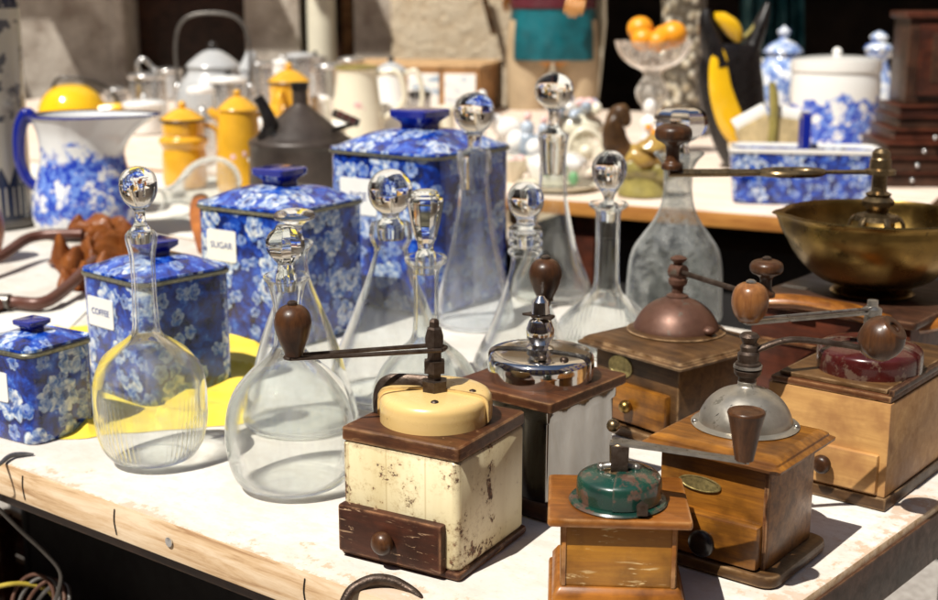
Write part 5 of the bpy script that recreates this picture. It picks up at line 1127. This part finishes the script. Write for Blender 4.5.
# pebble covered pillar behind the compote
s_ = NT('shell_mosaic'); v = s_.mp(); vo = s_.n('ShaderNodeTexVoronoi'); vo.inputs['Scale'].default_value = 28; s_.l(v, vo.inputs['Vector'])
s_.set(color=s_.mix(s_.ramp(vo.outputs['Distance'], [(.25, 0.0), (.55, 1.0)]), s_.ramp(s_.noise(v, 30, 4), [(.35, (.3, .24, .15)), (.5, (.5, .44, .32)), (.65, (.7, .66, .56))]), (.07, .055, .035)), rough=.5)
s_.bump(s_.math('SUBTRACT', 1.0, vo.outputs['Distance']), 1.0, .012); M['shells'] = s_.m
Yk = 4.45; t = thing('shell_pillar', PY(680, 125, Yk) , 0, 'tall pillar crusted with pebbles and shells behind the yellow and black vase', 'pillar'); t.location.z = TZ + .001
B().lathe(catmull([(.085, 0), (.09, .02), (.078, .06), (.072, .3), (.076, .55), (.08, .75), (.06, .8), (0, .8)], 5), 64).wobble(.007, 30).obj('body', 'shells', t, sharp=60)

# yellow and black forked vase
t = thing('forked_vase', P(742, 168) + Vector((0, 0, .001)), math.radians(8), 'tall black forked art vase with a yellow belly stripe', 'vase'); Yv = P(742, 168).y
def vp(x, y): q = loc_of(t, PY(x, y, Yv)); return (q.x, 0, q.z)
b = B(); rings = []
for (x, y, hw, dp) in ((744, 168, 16, 12), (743, 164, 20, 14), (740, 150, 25, 15), (737, 130, 30, 17), (733, 108, 33, 18), (730, 85, 34, 18), (729, 65, 32, 17), (731, 52, 30, 15), (733, 44, 27, 12)):
    cx_, _, z_ = vp(x, y); rings.append([(cx_ + R_(Yv, hw) * math.cos(k_ * 2 * PI / 32), R_(Yv, dp) * math.sin(k_ * 2 * PI / 32), z_) for k_ in range(32)])
b.loft(rings)
b.obj('body', 'black', t)
hb = B().tube([vp(716, 66), vp(709, 42), vp(704, 22), vp(704, 9)], [R_(Yv, 18), R_(Yv, 14), R_(Yv, 9), R_(Yv, 5)], 18, 6, .8); hb.obj('horn', 'black', t)
hb = B().tube([vp(745, 62), vp(754, 42), vp(762, 22), vp(769, 3)], [R_(Yv, 14), R_(Yv, 10), R_(Yv, 8), R_(Yv, 3)], 18, 6, .8); hb.obj('horn', 'black', t)
def ystripe(pts, nm='stripe', mat='yellow_bright', fl=.35, dy=-.045):
    b = B(); pp = catmull([(*vp(x, y)[::2], R_(Yv, w_)) for x, y, w_ in pts], 6); rings = []
    for x, z, w_ in pp:
        rings.append([(x + w_ * math.cos(k_ * 2 * PI / 16), dy + w_ * fl * math.sin(k_ * 2 * PI / 16), z) for k_ in range(16)])
    b.loft(rings); return b.obj(nm, mat, t)
ystripe([(714, 48, 3), (714, 60, 10), (718, 85, 15), (724, 108, 17), (732, 130, 16.5), (741, 148, 10), (749, 156, 3)], dy=-R_(Yv, 13))
ystripe([(722, 84, 1.5), (727, 98, 3), (734, 115, 3.5), (741, 128, 2)], 'stripe', 'yellow_bright', .5, dy=-R_(Yv, 17))
ystripe([(716, 12, 5), (723, 20, 11), (730, 31, 10), (735, 42, 4)], 'inner_glaze', 'yellow_bright', .5, dy=-R_(Yv, 6))
B().tube([vp(763, 16), vp(749, 33), vp(736, 42)], [R_(Yv, 3), R_(Yv, 3.5), R_(Yv, 3)], 10, 5, .7).obj('inner_glaze', 'olive', t)
b = B(); a0_ = vp(763, 14)

# teal cloth hanging in the shop opening
b = B(); rows = []
for i in range(40):
    row = []
    for j in range(14):
        x = lerp(742, 802, i / 39); y = lerp(-60, 82, j / 13); p = PY(x, y, 5.9); p.y += .05 * math.sin(i * .9 + j * .1) + .03 * math.sin(i * .37 + 1); row.append(tuple(p))
    rows.append(row)
b.loft(rows, False, False, closed=False); bmesh.ops.solidify(b.bm, geom=b.bm.faces[:], thickness=.004)
s_ = NT('teal_cloth'); s_.set(color=s_.ramp(s_.noise(s_.mp(), 8, 4), [(.4, (.02, .13, .16)), (.65, (.14, .34, .38))]), rough=.7); M['teal_cloth'] = s_.m
tag(b.obj('hanging_cloth', 'teal_cloth'), 'teal cloth hanging in folds behind the forked vase', 'cloth')

# blue and white tea jar, white lidded jar, second finial jar
M['jar_print'] = printed('jar_print', (.78, .78, .76), .0, .16, 22, .475)
M['delft'] = printed('delft_print', (.68, .72, .76), -.1, .5, 26, .52, ((.06, .12, .4), (.3, .42, .65)))
t, Y, pr, _ = lathe_px('tea_jar', 779, 130, [(130, 18), (124, 22), (105, 27), (85, 29), (70, 26), (60, 18), (54, 15)], 'delft', 'blue and white tea jar with pointed lid and curly handle behind the white lidded jar', 'tea jar')
r_, zt_ = pr[-1]
l_ = B().lathe(catmull([(r_ * 1.25, zt_), (r_ * 1.3, zt_ + .006), (r_ * .9, zt_ + .03), (r_ * .35, zt_ + .045), (r_ * .25, zt_ + .055), (r_ * .42, zt_ + .068), (r_ * .4, zt_ + .078), (r_ * .15, zt_ + .088), (0, zt_ + .095)], 4), 32).obj('lid', 'delft', t)
B().tube([(-r_ * 1.4, -.01, zt_ - .03), (-r_ * 2.2, -.02, zt_ - .02), (-r_ * 2.4, -.02, zt_ * .72), (-r_ * 2.0, -.02, zt_ * .45), (-r_ * 1.2, 0, zt_ * .25)], .011, 12, 6).obj('handle', 'ivory', t)
t, Y, pr, _ = lathe_px('tea_jar', 873, 125, [(125, 14), (115, 18), (90, 18), (75, 14), (62, 10), (56, 12), (50, 13)], 'delft', 'slim blue and white jar with pointed finial between the white jar and the wooden cabinet', 'tea jar')
r_, zt_ = pr[-1]
B().lathe(catmull([(r_ * 1.1, zt_), (r_ * .9, zt_ + .015), (r_ * .5, zt_ + .025), (r_ * .7, zt_ + .04), (r_ * .45, zt_ + .055), (0, zt_ + .065)], 4), 24).obj('lid', 'delft', t)
B().tube([(r_ * .8, -.01, zt_ - .02), (r_ * 1.5, -.02, zt_ - .03), (r_ * 1.6, -.02, zt_ - .09)], .01, 10, 5).obj('handle', 'white_china', t)
t, Y, pr, _ = lathe_px('lidded_jar', 831, 152, [(152, 40), (148, 42.5), (120, 43.5), (90, 44), (76, 43), (73, 42.5)], 'jar_print', 'big round white jar with lid and blue flowers round its foot', 'jar', smooth=3, n=64)
r_, zt_ = pr[-1]
l_ = B().lathe(catmull([(r_ * 1.03, zt_ + .001), (r_ * 1.04, zt_ + .008), (r_ * 1.03, zt_ + .034), (r_ * .98, zt_ + .038), (r_ * .6, zt_ + .046), (0, zt_ + .05)], 4), 64).obj('lid', 'white_china', t)
B().ball((0, 0, zt_ + .058), .014, 16).tube([(0, 0, zt_ + .045), (0, 0, zt_ + .055)], .008, 12, 0).obj('lid_knob', 'white_china', l_)

# blue floral tub with upright handle
pL, pR = P(734, 204), P(880, 207); cc = (pL + pR) / 2
t = thing('floral_tub', (cc.x, cc.y + .055, TZ + .001), math.atan2(pR.y - pL.y, pR.x - pL.x) - .04, 'blue floral oblong tub with white rim standing on the far table behind the brass bowl', 'tub')
hx_ = (pR - pL).length / 2; zt_ = Zat(cc.y, 152) - TZ
def tr(e, z): return [(x, y, z) for x, y in rsq(hx_ + e, .065 + e, .03, 6)]
B().loft([tr(-.012, 0), tr(-.006, .006), tr(.0, zt_ * .5), tr(.005, zt_), tr(-.001, zt_), tr(-.01, zt_ * .5), tr(-.014, .012)]).obj('body', 'floral', t)
B().loft([tr(.0055, zt_ - .004), tr(.008, zt_ - .002), tr(.008, zt_ + .005), tr(.001, zt_ + .006), tr(-.002, zt_ - .003)], False, False).obj('rim', 'white_china', t)
B().box((.02, .014, zt_ + .06), (0.0, .05, (zt_ + .06) / 2 + .02), .004).box((.02, .10, .014), (0, 0.0, zt_ + .075), .004).box((.02, .014, zt_ + .06), (0, -.05, (zt_ + .06) / 2 + .02), .004).obj('handle', 'cobalt', t)
# cream ceramic with fans
t = thing('fan_ornament', P(768, 178) + Vector((0, 0, .001)), 0, 'cream ceramic ornament of two open fans and a green stem behind the floral tub', 'ornament'); Yf = P(768, 178).y
def fp(x, y, dy=0): q = loc_of(t, PY(x, y, Yf)); return Vector((q.x, dy, q.z))
B().lathe([(0, 0), (.06, 0), (.055, .012), (.03, .02), (0, .02)], 28).obj('base', 'ivory', t)
for nm, pts in (('fan', ((735, 130), (766, 113), (770, 125), (766, 178), (752, 178))), ('fan', ((776, 116), (799, 120), (797, 150), (786, 178), (772, 178)))):
    b2 = B(); f_ = [fp(x, y, -.02) for x, y in pts]; g_ = [fp(x, y, .02) for x, y in pts]
    b2.loft([[tuple(p) for p in f_], [tuple(p) for p in g_]]); bmesh.ops.bevel(b2.bm, geom=b2.bm.edges[:], offset=.005, segments=2, affect='EDGES'); fo = b2.obj(nm, 'fan_cream', t)
    b2 = B(); b2.tube([tuple(fp(pts[0][0], pts[0][1] - 2)), tuple(fp(pts[1][0], pts[1][1] - 2))], .011, 10, 0, 2.2).obj('fan_edge', 'white_china', fo)
B().tube([tuple(fp(768, 160, -.02)), tuple(fp(772, 125, -.02)), tuple(fp(772, 96, -.02)), tuple(fp(770, 82, -.02))], [.014, .012, .012, .008], 12, 6).obj('stem', 'olive', t)

# jewel cabinet on a stepped chest
cx_ = P(899, 190); t = thing('stepped_chest', (cx_.x + .12, cx_.y + .17, TZ + .001), math.radians(-2), 'dark wooden stepped chest of shallow drawers with small metal knobs', 'chest')
z = 0; lev = [(-.155, .035), (-.140, .036), (-.132, .032), (-.115, .03), (-.105, .026), (-.13, .028)]
Wc, Dc = .26, .13
for i, (x0_, h_) in enumerate(((-.148, .036), (-.142, .036), (-.132, .034), (-.112, .032), (-.100, .030), (-.096, .026))):
    pr_ = (.0, .0, -.012, -.03, -.045, -.055)[i]
    B().box((Wc, Dc * 2 + pr_, h_ - .004), (x0_ + Wc / 2 + .03 * 0, -pr_ / 2, z + h_ / 2 - .002), .002).obj('drawer', 'w_dark' if i not in (3, 5) else 'w_red', t)
    B().box((Wc + .012, Dc * 2 + pr_ + .008, .004), (x0_ + Wc / 2, -pr_ / 2 - .002, z + h_ - .0015), .001).obj('ledge', 'w_red', t)
    B().ball((x0_ + .075 + .004 * i, -Dc - .006 + (-pr_ if 0 else -pr_ * 1.0) * 0 - (0 if pr_ == 0 else 0) + -pr_ * 0, z + h_ / 2), .0055, 12).obj('drawer_knob', 'alu_b', t)
    z += h_
zc1 = z + TZ + .001
t = thing('jewel_cabinet', (cx_.x + .145, cx_.y + .20, zc1 + .0005), math.radians(-4), 'small dark wooden cabinet with carved panelled door standing on the stepped chest', 'cabinet')
hc = Zat(cx_.y + .1, 9) - zc1
B().box((.2, .16, hc * .93), (.0, 0, hc * .465), .003).obj('case', 'w_dark', t)
B().box((.22, .18, .016), (0, 0, hc * .94), .004).obj('cornice', 'w_red', t)
dr = B().box((.15, .012, hc * .74), (.0, -.084, hc * .47), .003).obj('door', 'w_red', t)
B().box((.09, .004, hc * .5), (.0, -.0915, hc * .49), .002).obj('door_panel', 'w_dark', dr)
b = B()
for i in range(14):
    a_ = i * 2.4; rr = .004 + .0018 * i; b.ball((rr * math.cos(a_), -.0945, hc * .49 + rr * 1.5 * math.sin(a_)), .0035, 8, 1, .5, 1)
b.obj('carving', 'brass_plate', dr); B().ball((.062, -.095, hc * .45), .006, 12).obj('handle', 'alu_b', dr)

# ------------------------------------------------------------------ painted statue (waist to knee in view)
Ys = 5.55; pxm = depth(Ys, 1.1) / FPX; sx0 = PY(553, 30, Ys).x
t = thing('painted_statue', (sx0, Ys, .16), 0, 'painted statue of a person in teal apron, white shirt and tan trousers by the wall', 'statue')
base = B().box((.5, .4, .16), (0, 0, -.08), .01).obj('plinth', 'stone', t)
me = bpy.data.meshes.new('person'); bm = bmesh.new(); lay = bm.verts.layers.skin.verify()
J = {'pel': (0, 0, .93, .135), 'wai': (0, 0, 1.08, .12), 'che': (0, .01, 1.3, .145), 'nek': (0, .01, 1.47, .06), 'hea': (0, 0, 1.60, .095), 'top': (0, 0, 1.68, .075),
     'hl': (-.1, 0, .86, .1), 'kl': (-.115, -.01, .48, .07), 'al': (-.12, .02, .08, .045), 'tl': (-.13, -.13, .03, .035),
     'hr': (.1, 0, .86, .1), 'kr': (.115, -.01, .48, .07), 'ar': (.12, .02, .08, .045), 'tr': (.14, -.13, .03, .035),
     'sl': (-.19, .01, 1.4, .06), 'el': (-.26, .06, 1.16, .045), 'wl': (-.2, .16, 1.08, .03),
     'sr': (.19, .01, 1.4, .06), 'er': (.235, .0, 1.18, .045), 'wr': (.1, -.19, 1.12, .028)}
E_ = [('pel', 'wai'), ('wai', 'che'), ('che', 'nek'), ('nek', 'hea'), ('hea', 'top'), ('pel', 'hl'), ('hl', 'kl'), ('kl', 'al'), ('al', 'tl'), ('pel', 'hr'), ('hr', 'kr'), ('kr', 'ar'), ('ar', 'tr'), ('che', 'sl'), ('sl', 'el'), ('el', 'wl'), ('che', 'sr'), ('sr', 'er'), ('er', 'wr')]
hands = {}
for s1, wv, d_ in (('r', 'wr', Vector((-.25, -.35, -.9))), ('l', 'wl', Vector((.5, .3, -.5)))):
    w0 = Vector(J[wv][:3]); d_.normalize(); side = d_.cross(Vector((0, 1, 0))).normalized()
    J['pa' + s1] = (*(w0 + d_ * .055), .03); E_.append((wv, 'pa' + s1))
    for f in range(4):
        o_ = side * (f - 1.5) * .02; L_ = (.07, .08, .076, .06)[f]
        k1 = w0 + d_ * .085 + o_; k2 = k1 + (d_ + Vector((0, -.15, 0))) * L_ * .5; k3 = k2 + (d_ + Vector((0, .5, -.1))).normalized() * L_ * .5
        J[f'{s1}{f}a'] = (*k1, .0095); J[f'{s1}{f}b'] = (*k2, .0085); J[f'{s1}{f}c'] = (*k3, .007)
        E_ += [('pa' + s1, f'{s1}{f}a'), (f'{s1}{f}a', f'{s1}{f}b'), (f'{s1}{f}b', f'{s1}{f}c')]
    k1 = w0 + d_ * .04 - side * .04 + Vector((0, -.01, 0)); k2 = k1 + d_ * .04 - side * .012
    J[s1 + 'ta'] = (*k1, .014); J[s1 + 'tb'] = (*k2, .011); E_ += [('pa' + s1, s1 + 'ta'), (s1 + 'ta', s1 + 'tb')]
V = {}
for k_, (x, y, z, r_) in J.items():
    v = bm.verts.new((x, y, z)); v[lay].radius = (r_, r_ * (.8 if k_ in ('pel', 'wai', 'che') else 1)); V[k_] = v
    v[lay].use_root = (k_ == 'pel')
for a_, b_ in E_: bm.edges.new((V[a_], V[b_]))
bm.to_mesh(me); bm.free()
body = bpy.data.objects.new('body', me); COL.objects.link(body); body.parent = t
md = body.modifiers.new('skin', 'SKIN'); md.use_smooth_shade = True; m2 = body.modifiers.new('sub', 'SUBSURF'); m2.levels = 2; m2.render_levels = 2
me.materials.append(M['skin'])
def ringz(z, rx, ry, n=48, cx=0, cyy=0, w=0): return [(cx + rx * math.cos(2 * PI * k_ / n) * (1 + w * math.sin(7 * 2 * PI * k_ / n)), cyy + ry * math.sin(2 * PI * k_ / n) * (1 + w * math.sin(7 * 2 * PI * k_ / n)), z) for k_ in range(n)]
b = B(); b.loft([ringz(1.02, .172, .135), ringz(.9, .182, .15, w=.03), ringz(.80, .185, .155, w=.05), ringz(.795, .175, .145, w=.05), ringz(.9, .172, .138, w=.02)], False, False); b.obj('apron', 'teal', t)
b = B(); b.loft([ringz(1.005, .176, .14), ringz(1.01, .18, .145), ringz(1.05, .178, .142), ringz(1.055, .172, .136)], False, False); b.obj('sash', 'maroon', t)
b = B(); b.loft([ringz(1.03, .168, .132), ringz(1.1, .162, .13), ringz(1.25, .185, .14), ringz(1.4, .19, .125), ringz(1.47, .11, .09), ringz(1.5, .075, .07)], True, False)
for q in (-1, 1): b.tube([(q * .17, .01, 1.41), (q * (.27 if q < 0 else .235), .01, 1.16), (-.21, .13, 1.1) if q < 0 else (.125, -.165, 1.12)], [.075, .062, .045], 16, 6)
b.obj('shirt', 'white_paint', t)
b = B()
for q in (-1, 1): b.tube([(q * .085, 0, .95), (q * .1, 0, .8), (q * .115, -.005, .48), (q * .12, .015, .1)], [.1, .095, .078, .06], 20, 6)
b.obj('trousers', 'tan_paint', t)
b = B(); b.loft([[(x, y, z) for x, y in ((.17, .12), (.2, .0), (.21, -.05), (.215, -.04), (.21, .03), (.18, .14))] if 0 else [(x_ + dx_, y_, z) for x_, y_ in ((.12, .14), (.185, .06), (.2, -.03), (.21, -.03), (.2, .07), (.13, .155))] for z, dx_ in ((1.15, .0), (.95, .01), (.7, -.01), (.5, -.03))]); b.obj('coat_tail', 'ivory', t)
b = B(); b.ball((0, .02, 1.66), .105, 24, 1, 1, .9).obj('hair', 'w_dark', t)
b = B(); b.ball((-.035, -.085, 1.63), .013, 12).ball((.035, -.085, 1.63), .013, 12).obj('eyes', 'white_china', t)
b = B(); b.tube([(0, -.088, 1.635), (0, -.112, 1.598), (0, -.09, 1.59)], [.008, .013, .01], 10, 4).obj('nose', 'skin', t)
B().tube([(-.025, -.092, 1.565), (0, -.098, 1.562), (.025, -.092, 1.565)], .006, 8, 4).obj('mouth', 'maroon', t)

# ------------------------------------------------------------------ edge hook, wires and goods and shade fillers under the tables
q = [PY(343, 606, .935), PY(352, 590, .94), PY(372, 580, .945), PY(392, 581, .945), PY(410, 590, .94), PY(420, 598, .93), PY(424, 606, .92)]
tag(B().tube(q, [.0042, .0044, .0046, .0044, .004, .003, .002], 12, 6).obj('iron_hook', 'iron'), 'bent black iron hook gripping the table edge below the cream grinder', 'hook')
q = [P(-30, 470) + Vector((0, 0, .012)), P(-6, 470) + Vector((0, -.006, .004)), P(10, 460) + Vector((0, 0, .004)), P(22, 457) + Vector((0, 0, .003)), P(34, 456) + Vector((0, 0, .002))]
tag(B().tube(q, [.0014, .0016, .003, .0032, .0012], 10, 6, .5).obj('metal_clip', 'wire'), 'flattened metal clip hooked over the left table edge', 'clip')
wl = [PY(-10, 500, 1.25), PY(18, 528, 1.27), PY(45, 553, 1.29), PY(60, 572, 1.3), PY(58, 592, 1.31), PY(50, 612, 1.32)]
tag(B().tube(wl, .0022, 8, 6).obj('hanging_wire', 'wire'), 'thin grey wire hanging in a curve below the table edge', 'wire')
t = thing('cable_coil', PY(42, 603, 1.36), 0, 'coil of grey and copper cable hanging under the table at the left', 'cable')
for k_ in range(4):
    B().tube([(.024 * math.cos(a_) + .006 * k_ - .01, .03 * math.sin(a_) * .5, .028 * math.sin(a_ + k_ * .2) - .003 * k_) for a_ in [i * PI / 6 for i in range(13)]], .0024, 8, 4).obj('loop', 'wire' if k_ % 2 else 'copper_dark', t)
tag(B().tube([PY(-20, 592, 1.36), PY(5, 585, 1.36), PY(25, 584, 1.37), PY(48, 590, 1.38), PY(60, 606, 1.38)], .0028, 8, 6).obj('yellow_cable', 'wire_y'), 'yellow cable running over the coil under the table', 'cable')
def crate(loc, size, rz, mat, label, name='wooden_crate'):
    t = thing(name, loc, math.radians(rz), label, 'crate')
    w_, d_, h_ = size; n_ = 4
    for i in range(n_):
        z = (i + .5) * h_ / n_
        for (sx_, sy_, cxx, cyy) in ((w_, .015, 0, -d_ / 2), (w_, .015, 0, d_ / 2), (.015, d_ - .016, -w_ / 2 + .008, 0), (.015, d_ - .016, w_ / 2 - .008, 0)):
            B().box((sx_, sy_, h_ / n_ - .012), (cxx, cyy, z), .002).obj('side_board', mat, t)
    B().box((w_ - .034, d_ - .02, .012), (0, 0, .008), .001).obj('bottom_board', mat, t)
    for (a_, c_) in ((-1, -1), (-1, 1), (1, -1), (1, 1)): B().box((.03, .03, h_), (a_ * (w_ / 2 - .032), c_ * (d_ / 2 - .024), h_ / 2 + .001), .002).obj('corner_post', mat, t)
    return t
crate((-.72, 1.78, 0), (.6, .42, .34), -40, 'w_brown', 'brown slatted crate on the ground under the left of the near table')
def dark_filler(cx_, cy_, w_, d_, h_, rz, label):  # black masses added under the tables to deepen the shade there
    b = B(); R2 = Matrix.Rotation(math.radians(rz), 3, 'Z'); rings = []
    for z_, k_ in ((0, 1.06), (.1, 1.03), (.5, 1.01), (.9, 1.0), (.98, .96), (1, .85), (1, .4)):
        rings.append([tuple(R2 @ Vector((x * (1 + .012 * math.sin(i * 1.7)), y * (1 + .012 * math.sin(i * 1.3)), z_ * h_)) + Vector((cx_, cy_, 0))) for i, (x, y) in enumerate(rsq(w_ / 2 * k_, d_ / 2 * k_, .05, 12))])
    tag(b.loft(rings).obj('shade_filler', 'shade_dark'), label, 'shade filler')
dark_filler(-.16, 1.75, 1.0, .5, .62, -40, 'black mass added to deepen the shade beneath the near table')
dark_filler(.75, 3.1, 1.25, .5, .66, -27.6, 'black mass added to deepen the shade beneath the far table')
dark_filler(-.7, 3.85, 1.2, .5, .64, -27.6, 'second black mass added to deepen the shade beneath the left half of the far table')
dark_filler(-.62, 2.85, .9, .35, .62, -30, 'low black mass added to deepen the shade beneath the cloth covered table')
